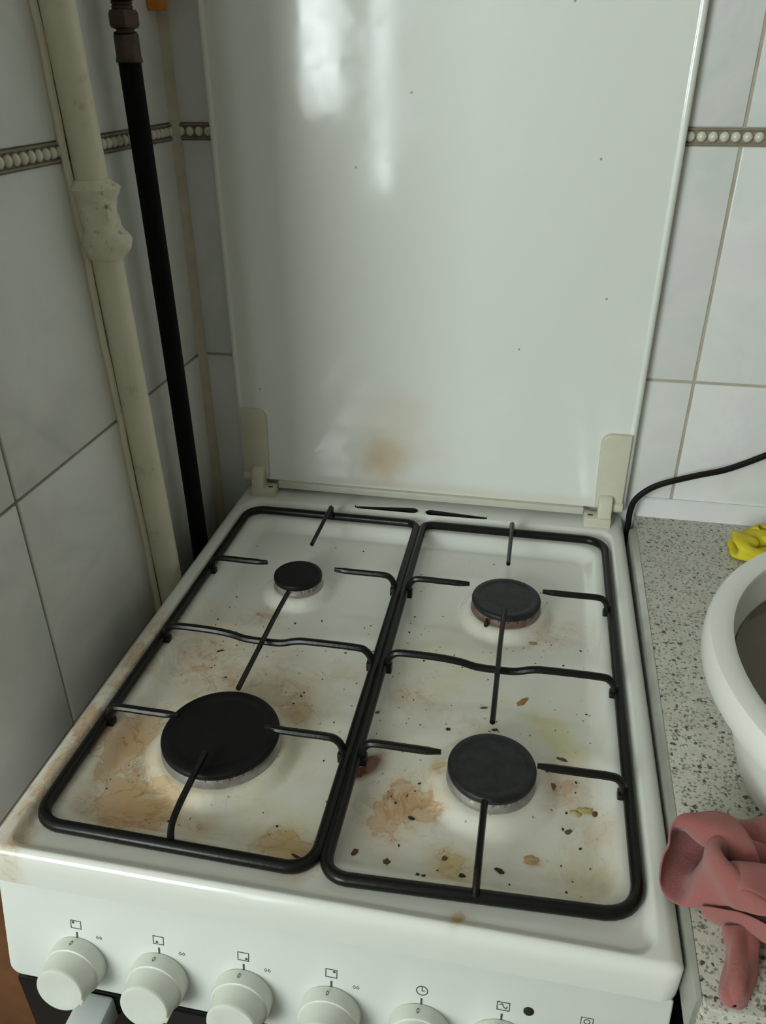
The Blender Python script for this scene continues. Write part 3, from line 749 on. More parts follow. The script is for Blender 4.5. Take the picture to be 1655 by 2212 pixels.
# ------------------------------------------------------------------ gas pipe, hose, fittings, orange cover
pipe = thing('gas_pipe', 'thick cream-painted gas pipe standing against the left tiled wall', 'pipe', (-.0275, .375, -ZO))
PXc = -.0275
def py_at(z): return .3835 - (z + .017) * (.3835 - .3560) / .56
mk('tube', tube([(PXc, py_at(z), z) for z in (-.849, -.4, 0, .2, .35, .36, .42, .5, .7, 1.1, 1.74)], .0143, 24, up=(0, 1, 0)), 'pipe', pipe)
mk('paint_seam', tube([(XW + .0025, py_at(z) - .0105 + .0010 * math.sin(z * 40) + .0006 * math.sin(z * 113), z) for z in [-.6 + .02 * k for k in range(110)]], .0040, 8, up=(0, 1, 0)), 'pipe', pipe)
V, F = [], []; n = 30; m = 26
for j in range(m + 1):
    s_ = j / m; z = .343 + .068 * s_
    base = .0150 + .0030 * sst(0, .12, s_) * (1 - sst(.86, 1, s_)) + .0030 * math.exp(-((s_ - .22) / .13) ** 2) + .0022 * math.exp(-((s_ - .90) / .07) ** 2)
    for k in range(n):
        a = 2 * math.pi * k / n; d = Vector((math.cos(a), math.sin(a), z * 30))
        rr = base + (.0030 * mnoise.noise(d * 1.5) + .0020 * mnoise.noise(d * 3.5)) * sst(0, .1, s_) * (1 - sst(.92, 1, s_))
        ad = math.atan2(math.sin(a - .45), math.cos(a - .45))
        rr += .0036 * math.exp(-(ad / .7) ** 2) * (math.exp(-((s_ - .86) / .10) ** 4) + 1.0 * math.exp(-((s_ - .22) / .18) ** 4))
        x = max(PXc + rr * math.cos(a), XW + .0005)
        V.append((x, py_at(z) + rr * math.sin(a), z))
for j in range(m):
    for k in range(n): F.append([j * n + k, j * n + (k + 1) % n, (j + 1) * n + (k + 1) % n, (j + 1) * n + k])
F += [list(range(n))[::-1], [m * n + k for k in range(n)]]
tag(mk('coupling', (V, F), 'joint', pipe), 'lumpy putty-covered coupling with brown specks')

mk('branch', tube(catmull([(-.020, .4515, .6195), (-.020, .4515, .690), (-.021, .447, .712), (-.023, .432, .722), (-.0265, .400, .724), (-.0270, .3600, .724)], 6), .0098, 16, up=(1, 0, 0)), 'pipe', pipe)
hose = thing('gas_hose', 'black rubber gas hose with tarnished brass end dropping behind the stove', 'hose', (-.020, .457, -.6))
mk('hose', tube(catmull([(-.022, .462, -.60), (-.020, .4605, -.30), (-.020, .4598, -.02), (-.020, .4595, .06), (-.020, .4557, .295), (-.020, .4512, .506), (-.020, .4508, .515)], 6), .0104, 20, up=(0, 1, 0)), 'rubber', hose)
hx, hy = -.020, .4515
mk('ferrule', lathe([(.0108, .500), (.0120, .5005), (.0120, .5030), (.0112, .5045), (.0112, .5215), (.0100, .5245), (.0080, .5250), (.0080, .5275)], (hx, hy, 0), seg=24), 'brass', hose, sharp=30)
mk('hex_nut', lathe([(.0085, .5265), (.0130, .5275), (.0146, .5295), (.0146, .5385), (.0130, .5410), (.0090, .5418)], (hx, hy, 0), seg=6), 'brass', hose, sharp=25)
mk('nipple', lathe([(.0090, .5415), (.0095, .5440), (.0085, .5450), (.0098, .5470), (.0085, .5480), (.0115, .5490), (.0140, .5500), (.0150, .5530), (.0150, .5660), (.0120, .5680), (.0100, .5690), (.0100, .62)], (hx, hy, 0), seg=24), 'brass', hose, sharp=30)
tap = thing('valve_handle', 'small orange plastic valve handle at the top of the tiled corner', 'valve', (-.0385, .566, .546))
mk('grip', prism([(-.0455 + .0008, .5480), (-.0440, .5462), (-.0300, .5462), (-.0285, .5480), (-.0275, .600), (-.0450, .600)], 'y', .556, .571, .0015, 3), 'orange', tap, sharp=50)
mk('stem', tube([(-.036, .5715, .59), (-.036, .5845, .59)], .005, 12), 'brass', tap)

# ------------------------------------------------------------------ worktop, cabinet
wt = thing('worktop', 'grey speckled stone-effect worktop to the right of the stove', 'worktop', (.85, .28, -.034))
pw = [(1.30, .5845), (.5118, .5845), (.5036, -.026), (.5050, -.0290), (.5080, -.0305), (1.30, -.0305)]
mk('slab', prism(pw, 'z', -.034, CZT, .0012, 2), 'worktop', wt, sharp=40)
def edge_strip():
    V, F = [], []
    for y, xo, xi in ((-.0255, .5004, .5035), (.15, .5009, .5059), (.5450, .5032, .5112)):
        V += [(xo, y, -.034), (xo, y, CZT - .0045), (xo + .0006, y, CZT - .0032), (xi - .0006, y, CZT - .0003), (xi, y, CZT - .0003), (xi, y, -.034)]
    for j in range(2):
        for k in range(6): F.append([j * 6 + k, j * 6 + (k + 1) % 6, (j + 1) * 6 + (k + 1) % 6, (j + 1) * 6 + k])
    return V, F + [[5, 4, 3, 2, 1, 0], [12, 13, 14, 15, 16, 17]]
mk('edge_profile', edge_strip(), 'edge', wt, sharp=25)
cb = thing('base_cabinet', 'dark base cabinet under the speckled worktop', 'cabinet', (.9, .28, -ZO))
mk('carcass', box(.520, 1.29, .006, .58, -.75, -.0345, .001), 'cabinet', cb)
mk('plinth', box(.53, 1.28, .05, .56, -.85, -.75, .001), 'void', cb)
for k in range(2):
    d = mk('door', box(.522 + .384 * k, .902 + .384 * k, -.013, .0055, -.745, -.040, .002), 'cabinet', cb)
    hx_ = .86 if k == 0 else .95
    mk('handle', tube(catmull([(hx_, -.0125, -.20), (hx_, -.036, -.19), (hx_, -.040, -.14), (hx_, -.036, -.09), (hx_, -.0125, -.08)], 5), .004, 10), 'edge', d)

# ------------------------------------------------------------------ basin and its water
BX, BY, BR_, BH = .7225, .170, .2065, .120
bas = thing('wash_basin', 'round white plastic washing-up basin standing on the speckled worktop', 'basin', (BX, BY, CZT))
mk('bowl', lathe([(.150, CZT), (.160, CZT + .0015), (.1655, CZT + .008), (.1800, .060), (.1890, .104), (.1895, .1175), (.1868, .1185), (.1860, .110), (.1760, .060), (.1635, .018), (.150, .011), (.06, .010), (0, .010)], (BX, BY, 0), seg=96), 'basin', bas)
mk('rim', lathe([(.1900, .1050), (.2035, .0985), (.2058, .0980), (.2068, .0995), (.2066, .1090), (.2052, .1165), (.2030, .1195), (.1990, .1206), (.1930, .1210), (.1885, .1207), (.1862, .1195), (.1855, .1165), (.1885, .1120), (.1900, .1050)], (BX, BY, 0), seg=96, caps=False), 'basin', bas)
wz = .088
tag(mk('dish_water', lathe([(.1805, wz - .0005), (.1808, wz + .0004), (.1785, wz), (.12, wz), (0, wz)], (BX, BY, 0), seg=64), 'water'), 'murky olive-brown water standing in the white basin', 'water')

# ------------------------------------------------------------------ black power cable
cab = mk('power_cable', tube(catmull([(.5030, .535, -.36), (.5030, .545, -.16), (.5032, .556, -.04), (.5030, .561, .000), (.5035, .562, .022), (.5095, .564, .038), (.530, .565, .0555), (.569, .565, .0715), (.599, .566, .081), (.622, .567, .092), (.645, .568, .105), (.69, .571, .13), (.78, .576, .17), (.95, .579, .21), (1.06, .580, .22)], 8), .0037, 10), 'cable')
tag(cab, 'black power cable rising from the gap and running along the tiled wall', 'cable')

# ------------------------------------------------------------------ pink cloth
# a crumpled square of cloth, 50 x 50 points in tenths of a millimetre about its own centre
CLOTH = """363,-462,266 390,-447,303 411,-422,338 431,-387,366 448,-345,379 458,-298,374 474,-255,379 497,-216,398 512,-172,389 521,-130,367 532,-88,346 547,-42,338 565,2,343 580,47,364 585,85,395 570,116,436 539,135,470 491,145,484 443,151,484 397,159,482 351,163,480 306,164,481 260,163,483 214,160,483 166,154,480 125,146,452 93,139,416 72,133,371 69,128,323 81,126,274 99,126,230 110,126,178 94,114,134 62,85,100 31,47,90 3,2,104 -14,-33,135 -23,-51,186 -34,-50,234 -51,-39,284 -71,-28,326 -98,-8,364 -127,15,394 -162,43,416 -197,71,431 -234,100,441 -271,129,443 -309,157,440 -347,183,430 -385,209,419
328,-467,297 352,-444,331 371,-411,358 389,-375,382 406,-333,398 420,-288,400 436,-243,404 455,-201,413 469,-157,400 479,-115,380 490,-72,361 504,-28,349 520,17,345 537,64,351 550,107,371 550,147,405 534,174,443 496,192,477 448,198,485 398,206,483 352,210,481 305,212,481 259,210,482 212,206,482 164,200,475 124,193,449 92,185,411 72,179,367 69,174,320 82,172,272 94,172,225 84,165,176 58,143,140 27,112,115 -4,74,105 -31,32,115 -51,-7,139 -66,-38,175 -78,-53,222 -93,-54,269 -110,-50,314 -133,-39,357 -159,-19,392 -191,6,420 -225,34,439 -262,64,451 -299,93,455 -337,121,454 -375,149,447 -412,175,437
293,-472,329 313,-439,357 331,-405,383 349,-366,406 364,-321,413 378,-275,417 396,-232,426 413,-187,429 426,-143,411 437,-100,394 449,-56,379 462,-12,366 476,32,355 492,79,351 507,124,358 517,170,380 514,206,414 491,234,454 452,245,482 399,252,484 352,256,482 303,259,481 257,257,482 210,253,482 163,247,471 123,239,445 92,232,407 73,226,363 68,221,316 77,218,268 75,215,220 53,200,179 24,175,147 -9,142,128 -38,102,123 -65,62,129 -88,21,145 -107,-15,171 -122,-44,208 -137,-58,253 -153,-63,298 -173,-62,343 -195,-49,383 -224,-28,418 -255,-2,444 -290,27,460 -327,57,467 -366,87,468 -403,115,464 -440,144,457
254,-467,355 272,-431,379 289,-393,401 305,-352,419 321,-308,427 337,-263,437 355,-219,446 368,-174,435 383,-129,424 397,-84,414 411,-40,402 423,4,388 435,48,373 447,94,361 461,139,356 474,188,365 482,230,388 473,268,426 448,289,464 398,299,484 350,303,484 299,307,482 253,305,482 206,301,481 160,294,469 121,286,441 91,278,403 76,272,359 69,267,312 69,265,263 51,255,219 20,235,187 -12,204,163 -42,168,153 -70,129,147 -97,90,150 -124,50,156 -147,11,173 -165,-25,200 -181,-53,237 -197,-69,280 -215,-76,325 -234,-74,369 -260,-60,411 -287,-38,444 -321,-9,468 -356,22,477 -396,52,479 -433,81,476 -470,110,471
213,-460,377 228,-417,391 245,-381,416 261,-337,427 277,-294,438 293,-250,450 310,-205,452 326,-159,447 342,-114,442 357,-69,434 373,-24,424 385,20,412 397,64,396 406,109,380 417,154,366 429,204,361 442,250,370 444,296,400 427,323,437 395,346,476 347,350,485 294,355,484 248,353,483 199,349,481 154,341,468 116,333,440 89,325,401 77,319,355 68,315,308 50,309,264 20,291,229 -13,262,207 -43,226,193 -69,188,188 -97,151,181 -128,118,172 -156,79,175 -179,41,189 -202,4,208 -223,-31,231 -241,-59,265 -258,-77,306 -277,-85,350 -299,-81,394 -324,-65,431 -354,-43,465 -388,-13,481 -428,17,482 -465,46,481 -502,76,478
168,-447,387 184,-403,395 200,-365,419 215,-322,430 232,-278,442 247,-235,454 265,-190,455 282,-145,456 299,-100,455 315,-54,449 332,-9,442 346,36,433 359,81,421 368,126,405 376,170,387 384,218,373 396,265,367 406,317,379 403,353,413 380,385,453 342,397,482 286,403,485 240,401,483 189,397,482 145,388,469 106,379,442 84,371,401 70,367,355 51,360,311 19,344,277 -13,314,255 -43,279,243 -67,238,236 -93,202,229 -123,168,218 -158,141,201 -190,108,192 -218,69,191 -243,28,200 -264,-10,221 -282,-40,254 -301,-63,289 -320,-81,328 -341,-90,370 -363,-87,412 -390,-72,451 -420,-48,480 -460,-17,483 -498,12,482 -536,39,481
124,-434,393 139,-390,400 154,-350,422 170,-306,428 187,-263,439 202,-220,449 220,-175,454 236,-130,457 254,-85,458 270,-40,456 288,5,453 304,51,449 318,96,440 329,142,427 338,187,411 344,233,393 351,279,379 361,332,373 370,379,389 358,420,429 330,441,465 275,451,482 228,449,483 176,445,481 131,434,471 91,423,447 69,416,405 48,408,363 19,392,328 -13,365,306 -42,329,292 -67,291,283 -92,251,276 -122,218,265 -152,186,252 -187,159,235 -219,127,224 -250,93,217 -279,56,214 -304,15,219 -325,-22,240 -344,-56,268 -362,-81,305 -382,-97,345 -403,-101,389 -427,-96,431 -454,-81,468 -491,-52,484 -531,-24,484 -569,4,482
78,-421,393 94,-377,397 108,-334,414 125,-292,420 141,-248,433 157,-204,439 174,-160,446 190,-116,451 208,-71,453 224,-26,454 242,19,454 257,65,455 273,111,450 284,156,439 296,202,429 304,249,416 311,293,401 317,343,387 326,392,383 328,446,404 310,478,440 260,497,467 212,497,476 157,493,472 113,482,467 69,467,451 40,453,419 14,438,382 -16,413,356 -45,380,341 -71,343,329 -98,308,319 -125,271,308 -155,239,295 -186,209,279 -217,177,268 -248,144,260 -280,111,251 -311,80,238 -340,44,227 -365,2,236 -386,-37,256 -405,-69,286 -425,-91,324 -445,-104,365 -466,-112,407 -490,-109,449 -523,-89,482 -563,-61,487 -605,-39,484
34,-406,387 49,-363,390 65,-319,401 85,-277,399 99,-233,412 114,-190,422 131,-145,430 147,-101,436 164,-56,440 180,-12,442 196,33,444 211,78,449 226,123,447 238,169,440 249,215,435 258,262,428 267,306,416 273,355,405 280,401,395 284,456,391 281,502,410 241,534,441 194,539,455 137,536,455 93,525,450 45,510,443 9,489,425 -23,466,399 -52,436,379 -80,403,363 -107,369,349 -134,334,338 -162,299,325 -192,266,314 -222,235,299 -253,204,284 -284,172,273 -315,141,263 -346,109,248 -375,72,240 -399,32,248 -423,-7,258 -445,-44,278 -467,-74,307 -488,-95,345 -508,-108,384 -529,-118,425 -552,-123,467 -592,-103,487 -634,-80,486
-10,-390,366 8,-348,367 28,-305,371 43,-262,378 59,-218,388 78,-176,391 95,-132,400 112,-89,402 130,-45,406 140,-1,415 155,44,420 166,89,427 180,134,429 190,180,428 201,226,428 209,273,423 218,317,415 226,363,406 233,409,399 237,460,394 240,510,389 216,558,407 173,574,424 114,575,426 70,564,423 20,548,415 -20,528,408 -57,501,392 -88,470,378 -117,437,363 -145,402,353 -173,367,341 -200,331,330 -230,298,319 -260,266,309 -291,235,296 -322,202,288 -352,169,281 -380,135,268 -407,100,262 -433,61,266 -459,23,260 -483,-15,275 -506,-48,296 -530,-74,331 -550,-80,372 -574,-95,410 -590,-132,432 -616,-143,471 -654,-139,487
-44,-376,333 -26,-334,334 -3,-292,336 11,-249,344 31,-206,350 51,-165,353 67,-121,361 84,-79,365 102,-35,369 107,10,380 122,54,385 132,98,393 144,144,397 151,189,400 158,235,403 164,281,403 173,326,397 180,372,389 188,416,382 192,464,380 195,511,375 185,565,372 151,595,384 94,604,389 49,596,389 -2,578,382 -43,559,377 -85,533,367 -119,503,358 -151,470,347 -179,435,338 -208,400,328 -236,364,318 -266,331,309 -296,298,302 -328,266,293 -359,234,287 -390,200,283 -418,166,274 -444,130,269 -470,92,268 -494,53,261 -518,17,278 -543,-18,291 -569,-46,322 -591,-56,360 -617,-82,390 -635,-116,409 -651,-156,430 -653,-186,458
-70,-362,288 -50,-321,290 -28,-280,295 -8,-238,299 11,-196,305 31,-155,309 46,-111,317 70,-71,319 78,-25,327 87,18,334 99,63,342 112,105,348 120,151,353 123,196,358 126,241,364 129,287,364 134,333,363 140,378,356 152,421,349 160,467,344 162,513,341 153,563,339 128,602,339 76,617,342 30,616,344 -21,600,338 -62,582,334 -107,557,327 -143,531,322 -178,498,314 -208,464,307 -238,429,299 -267,394,291 -299,360,284 -331,329,279 -364,297,273 -396,265,270 -428,232,266 -456,197,263 -483,161,259 -509,122,258 -532,84,258 -557,46,268 -581,11,280 -608,-15,309 -634,-41,334 -651,-82,353 -656,-125,366 -654,-170,385 -646,-211,404
-76,-356,239 -56,-315,241 -35,-273,247 -17,-231,251 2,-188,257 21,-146,262 42,-106,268 60,-64,273 64,-17,281 80,25,286 92,69,294 113,109,300 116,156,305 114,201,310 114,246,315 113,291,316 113,337,316 116,383,312 129,425,306 141,469,300 149,515,296 139,564,294 114,604,295 64,619,294 19,617,295 -31,605,290 -72,588,287 -116,566,279 -154,540,275 -191,510,268 -224,479,263 -258,446,257 -289,414,252 -324,382,247 -358,352,244 -393,321,240 -426,289,238 -460,256,235 -490,222,235 -519,186,233 -545,147,234 -569,108,236 -593,69,244 -618,33,257 -643,-3,277 -658,-44,291 -657,-90,304 -655,-134,319 -651,-180,337 -635,-219,358
-63,-354,184 -47,-311,190 -30,-268,196 -13,-225,200 7,-184,207 23,-140,212 48,-102,220 59,-57,225 69,-12,230 85,30,237 99,73,244 124,112,254 128,159,258 119,204,260 118,249,264 115,294,265 112,340,263 112,385,258 121,428,255 136,472,252 143,518,250 136,567,249 109,607,248 60,620,245 13,616,243 -34,605,238 -76,588,235 -119,565,228 -156,540,224 -193,510,217 -226,479,213 -260,446,206 -294,416,203 -331,386,198 -369,362,196 -410,335,193 -445,305,192 -480,271,189 -513,238,191 -545,200,190 -572,162,193 -599,121,196 -622,80,204 -644,40,214 -659,-5,228 -658,-50,240 -656,-97,256 -654,-141,272 -636,-184,292 -623,-225,309
-33,-358,145 -21,-313,146 -8,-269,150 7,-225,154 22,-181,160 41,-139,167 63,-99,175 72,-53,178 87,-10,185 102,33,192 115,75,199 139,115,209 139,162,213 133,207,214 141,251,222 141,297,223 135,342,218 130,387,210 132,430,206 145,475,205 149,522,205 140,570,204 110,609,201 62,620,196 14,617,194 -32,606,189 -76,588,186 -117,566,179 -155,541,175 -192,511,168 -226,480,164 -260,447,158 -294,416,154 -332,386,149 -371,362,147 -414,337,143 -451,308,142 -488,274,140 -522,241,141 -556,203,140 -585,164,145 -613,122,147 -636,80,156 -654,34,165 -659,-12,179 -657,-58,193 -655,-105,210 -642,-148,227 -631,-192,246 -643,-234,267
15,-365,122 21,-319,115 29,-274,115 42,-228,117 56,-185,123 71,-140,125 92,-101,137 101,-54,137 114,-10,143 130,33,152 139,77,155 155,119,165 159,165,168 166,210,176 175,253,188 176,299,189 172,345,184 168,390,174 162,432,163 165,479,161 163,526,161 155,574,161 122,611,155 74,619,147 23,617,143 -23,607,138 -69,590,135 -110,567,129 -150,541,124 -188,511,117 -223,480,113 -258,447,107 -292,416,104 -330,386,99 -370,360,96 -408,329,92 -445,299,92 -481,263,90 -516,230,90 -550,191,90 -582,154,94 -610,111,96 -634,69,106 -651,22,115 -658,-24,131 -656,-71,147 -654,-117,166 -652,-161,183 -648,-205,203 -641,-246,223
64,-370,118 70,-326,103 76,-281,97 86,-235,93 97,-190,95 110,-144,94 126,-102,102 138,-56,105 150,-12,110 166,32,119 175,77,122 186,122,128 195,166,136 204,211,147 212,254,158 215,301,162 213,347,158 209,393,150 205,437,140 204,484,133 197,532,128 183,579,124 141,607,112 93,616,101 40,611,97 -7,597,91 -52,575,90 -92,549,86 -131,522,82 -169,492,75 -205,463,70 -242,431,63 -278,402,59 -315,370,54 -353,341,53 -390,309,50 -426,277,50 -462,242,49 -497,208,50 -531,170,49 -563,134,52 -593,91,54 -618,50,62 -637,3,72 -650,-41,87 -655,-89,103 -654,-133,122 -651,-178,140 -646,-221,159 -637,-262,179
113,-372,131 121,-331,111 127,-286,99 137,-241,90 146,-197,79 158,-151,75 169,-106,77 183,-59,83 194,-15,86 208,30,95 219,74,100 230,120,105 239,165,113 248,210,125 254,255,135 257,302,139 257,348,140 256,395,142 254,442,134 251,490,124 241,538,110 214,574,87 164,590,70 114,591,60 62,583,58 17,565,58 -27,543,59 -66,516,57 -104,489,53 -141,459,47 -177,430,41 -213,399,34 -250,370,29 -286,339,24 -324,309,23 -360,277,22 -397,246,22 -431,211,21 -466,177,22 -499,140,21 -532,105,22 -562,64,23 -589,25,28 -612,-21,36 -629,-64,47 -641,-112,61 -648,-155,78 -649,-200,96 -642,-241,117 -631,-281,139
154,-370,156 166,-331,134 173,-288,118 185,-246,98 195,-204,82 207,-158,74 217,-113,70 230,-65,76 241,-21,76 254,26,82 265,70,88 277,117,92 286,161,103 294,207,115 300,253,125 304,299,134 304,347,143 304,395,146 302,443,132 297,489,109 275,527,80 238,549,51 185,558,38 135,555,32 85,544,35 43,526,41 1,503,46 -37,477,45 -75,449,43 -111,420,37 -147,391,32 -182,360,24 -218,331,19 -254,301,15 -291,271,15 -326,240,15 -363,209,15 -396,175,15 -430,142,15 -463,107,15 -495,72,15 -524,33,15 -552,-5,15 -576,-48,15 -597,-89,21 -614,-136,28 -627,-179,41 -637,-225,55 -636,-266,76 -622,-305,101
188,-362,192 201,-324,169 214,-285,146 230,-248,122 242,-207,101 255,-163,87 267,-120,77 278,-72,80 290,-27,76 302,20,81 313,64,87 326,111,94 334,155,105 342,201,119 347,247,131 350,293,146 351,342,154 353,391,142 345,434,114 328,467,79 300,500,47 256,511,23 203,515,16 155,509,17 110,499,29 70,484,45 30,462,53 -8,437,55 -46,409,54 -81,380,50 -116,351,44 -150,321,38 -186,291,32 -221,261,29 -258,233,27 -292,202,26 -328,172,24 -361,139,23 -394,107,22 -426,72,21 -457,38,18 -485,1,15 -512,-36,15 -535,-78,15 -556,-119,15 -574,-164,15 -591,-206,16 -607,-252,23 -617,-294,39 -608,-333,67
207,-345,233 224,-310,209 242,-274,184 258,-238,160 279,-204,134 297,-166,112 312,-125,96 324,-78,93 337,-34,85 349,13,88 359,57,97 371,104,107 379,147,120 385,192,136 391,238,148 396,285,158 398,335,148 389,373,118 370,405,84 351,436,51 316,461,19 266,464,15 216,468,15 172,464,25 133,463,53 93,452,73 53,431,81 15,405,84 -22,377,83 -56,347,78 -91,319,73 -124,289,68 -161,260,63 -195,230,60 -232,202,58 -266,172,56 -300,141,53 -332,108,50 -364,77,49 -394,43,46 -425,9,42 -451,-29,34 -474,-66,26 -494,-107,15 -515,-147,15 -533,-191,15 -549,-233,15 -565,-278,15 -581,-320,15 -587,-363,36
212,-319,276 233,-286,251 258,-255,226 277,-220,201 302,-192,174 328,-163,148 352,-129,125 366,-84,113 382,-41,102 396,6,100 404,50,110 413,95,128 420,137,143 430,183,154 438,230,157 444,278,149 433,316,120 413,343,87 392,374,54 369,402,20 318,410,15 271,417,15 222,420,21 188,427,54 154,432,86 113,426,110 71,411,123 31,386,128 -6,358,126 -42,329,123 -76,299,117 -111,271,114 -147,241,109 -182,212,107 -216,182,103 -249,151,100 -282,119,95 -312,85,91 -341,51,86 -373,19,84 -403,-16,79 -427,-54,70 -448,-92,59 -462,-133,44 -473,-174,27 -488,-216,15 -505,-258,15 -521,-303,15 -535,-346,15 -551,-390,16
212,-291,314 237,-259,291 266,-231,266 286,-196,242 315,-171,216 348,-150,190 378,-123,165 399,-84,148 419,-45,130 438,-2,120 448,43,126 456,87,145 465,130,158 477,176,160 485,222,148 485,264,124 461,291,89 437,316,58 412,343,23 368,353,15 319,364,15 270,369,17 232,379,46 202,391,82 169,396,115 129,395,144 86,388,163 41,370,173 0,348,174 -38,321,172 -75,294,167 -113,268,163 -149,239,159 -184,209,156 -217,176,152 -247,142,148 -276,107,143 -303,69,137 -329,33,130 -360,-1,127 -393,-33,123 -417,-72,113 -434,-113,100 -445,-155,84 -452,-196,65 -452,-237,42 -462,-279,27 -476,-323,18 -491,-367,15 -506,-412,15
221,-264,357 252,-240,332 278,-210,308 307,-183,284 335,-157,258 371,-142,229 398,-111,208 422,-76,190 449,-44,169 473,-8,152 489,35,149 500,79,164 514,124,167 527,167,152 529,208,126 518,239,92 489,264,59 461,285,25 414,296,15 367,306,15 317,317,15 277,327,38 246,342,72 211,348,103 173,351,131 136,351,163 99,349,190 54,338,211 10,326,219 -35,307,220 -77,288,217 -119,265,214 -158,242,209 -197,214,205 -230,182,200 -261,145,196 -288,107,191 -312,66,186 -329,24,179 -353,-16,172 -383,-51,166 -411,-89,157 -426,-131,143 -436,-174,126 -439,-217,107 -431,-257,83 -431,-297,61 -437,-340,43 -447,-384,30 -456,-429,22
243,-249,397 277,-229,372 306,-203,347 336,-178,322 368,-159,293 400,-140,266 427,-109,246 454,-79,225 480,-46,205 507,-14,186 528,26,178 546,68,178 561,110,161 568,147,132 560,181,97 539,206,61 505,227,30 460,237,15 412,248,15 365,260,15 318,271,25 287,286,60 250,296,88 211,302,112 173,304,139 137,303,171 103,300,202 63,293,230 21,287,247 -26,275,257 -71,263,258 -117,248,260 -160,232,257 -205,211,253 -244,184,247 -280,149,241 -306,111,235 -326,64,231 -340,20,225 -355,-26,219 -376,-67,209 -403,-105,200 -421,-148,186 -427,-192,168 -423,-235,147 -414,-274,123 -410,-315,100 -412,-357,81 -413,-399,60 -411,-441,40
278,-242,437 311,-229,407 341,-204,382 373,-183,355 404,-163,328 436,-146,298 464,-116,278 493,-90,253 520,-59,232 547,-27,213 571,9,196 592,44,174 600,81,142 596,112,104 577,142,68 545,161,36 502,178,15 455,189,15 408,202,15 361,214,15 323,227,43 287,238,70 244,248,86 205,254,109 167,256,137 132,254,168 100,249,201 65,241,233 27,236,258 -18,227,276 -62,220,286 -109,211,294 -154,201,296 -202,188,298 -245,170,295 -287,142,290 -319,108,282 -344,62,276 -357,16,270 -367,-33,265 -377,-79,255 -396,-123,242 -411,-166,227 -417,-210,210 -411,-252,188 -406,-293,166 -400,-335,143 -396,-376,122 -385,-415,97 -363,-441,65
316,-248,468 349,-237,436 380,-219,408 411,-200,380 443,-181,351 474,-163,322 504,-139,296 533,-113,271 560,-85,244 586,-55,219 609,-22,191 623,10,156 622,44,117 607,71,78 578,97,45 538,115,21 492,130,15 447,142,15 401,156,15 358,168,25 318,180,48 276,192,61 233,204,74 194,210,97 155,212,124 120,210,154 89,204,187 57,193,220 24,185,251 -16,176,277 -57,171,295 -102,164,311 -146,158,321 -193,151,331 -238,141,335 -286,123,336 -325,97,330 -359,55,322 -377,11,313 -388,-42,307 -393,-89,298 -400,-138,286 -408,-183,271 -407,-228,252 -401,-270,230 -395,-312,208 -385,-353,184 -370,-391,159 -347,-417,126 -323,-431,88
354,-276,485 389,-256,461 419,-242,430 450,-229,397 478,-214,363 511,-195,335 540,-174,305 568,-150,275 594,-122,245 619,-94,212 636,-61,175 640,-32,132 630,1,91 604,26,55 569,50,28 524,67,15 479,84,15 433,98,15 389,111,15 344,125,15 301,138,31 258,154,36 216,168,49 176,174,72 137,176,99 102,173,129 67,170,159 40,154,194 11,140,227 -23,127,257 -59,119,284 -100,111,307 -141,107,327 -184,101,345 -228,97,360 -274,86,371 -319,70,374 -362,37,371 -388,-2,360 -404,-57,352 -408,-104,341 -404,-156,329 -399,-200,312 -394,-246,292 -384,-287,270 -373,-328,247 -357,-364,220 -334,-394,189 -308,-410,152 -282,-416,114
385,-312,487 422,-292,472 452,-279,438 481,-266,405 508,-253,368 538,-237,337 565,-215,304 593,-192,272 616,-164,235 634,-137,195 644,-105,153 641,-75,109 624,-43,70 591,-19,38 552,5,19 506,24,15 462,40,15 415,55,15 371,68,15 325,82,15 282,98,15 239,117,15 195,135,20 152,150,38 113,155,64 76,154,94 42,148,126 16,127,160 -11,110,194 -40,92,226 -71,78,257 -107,66,286 -143,58,313 -182,51,338 -220,47,363 -261,40,386 -304,30,401 -350,7,410 -385,-25,406 -409,-77,397 -414,-125,384 -407,-180,370 -393,-222,353 -374,-264,331 -358,-300,307 -342,-338,281 -322,-370,252 -297,-392,218 -270,-403,179 -244,-407,141
409,-353,489 448,-339,472 473,-325,435 498,-315,398 524,-300,361 552,-285,327 578,-262,292 600,-240,255 613,-209,215 623,-180,175 633,-148,131 630,-121,89 605,-89,55 568,-63,33 528,-40,18 482,-20,15 440,-3,15 393,12,15 350,26,15 304,41,15 261,57,15 217,76,15 175,94,15 130,115,15 88,132,31 47,139,59 12,138,92 -17,118,126 -43,96,158 -69,72,189 -94,50,220 -124,31,251 -155,17,283 -188,7,314 -221,-2,345 -254,-10,376 -289,-19,405 -326,-36,430 -366,-60,442 -396,-107,441 -408,-153,429 -400,-209,412 -384,-249,393 -359,-290,369 -333,-318,342 -308,-347,313 -285,-373,281 -260,-393,246 -232,-399,208 -204,-403,171
425,-397,489 458,-387,463 478,-374,422 500,-362,384 525,-347,346 550,-331,310 574,-308,273 588,-283,235 600,-251,195 611,-223,156 619,-192,113 606,-164,75 576,-130,55 539,-101,43 500,-78,31 456,-61,20 414,-46,15 368,-31,15 326,-16,15 280,0,15 238,16,15 194,35,15 153,54,15 108,73,15 66,93,15 22,113,29 -17,122,58 -52,117,94 -80,97,128 -105,68,157 -128,39,185 -151,12,215 -177,-9,248 -206,-26,280 -235,-38,314 -264,-50,348 -288,-64,384 -308,-81,423 -335,-99,456 -367,-137,473 -385,-181,466 -381,-238,451 -366,-278,430 -339,-319,403 -312,-344,376 -280,-367,345 -251,-382,311 -224,-397,275 -196,-401,238 -167,-399,200
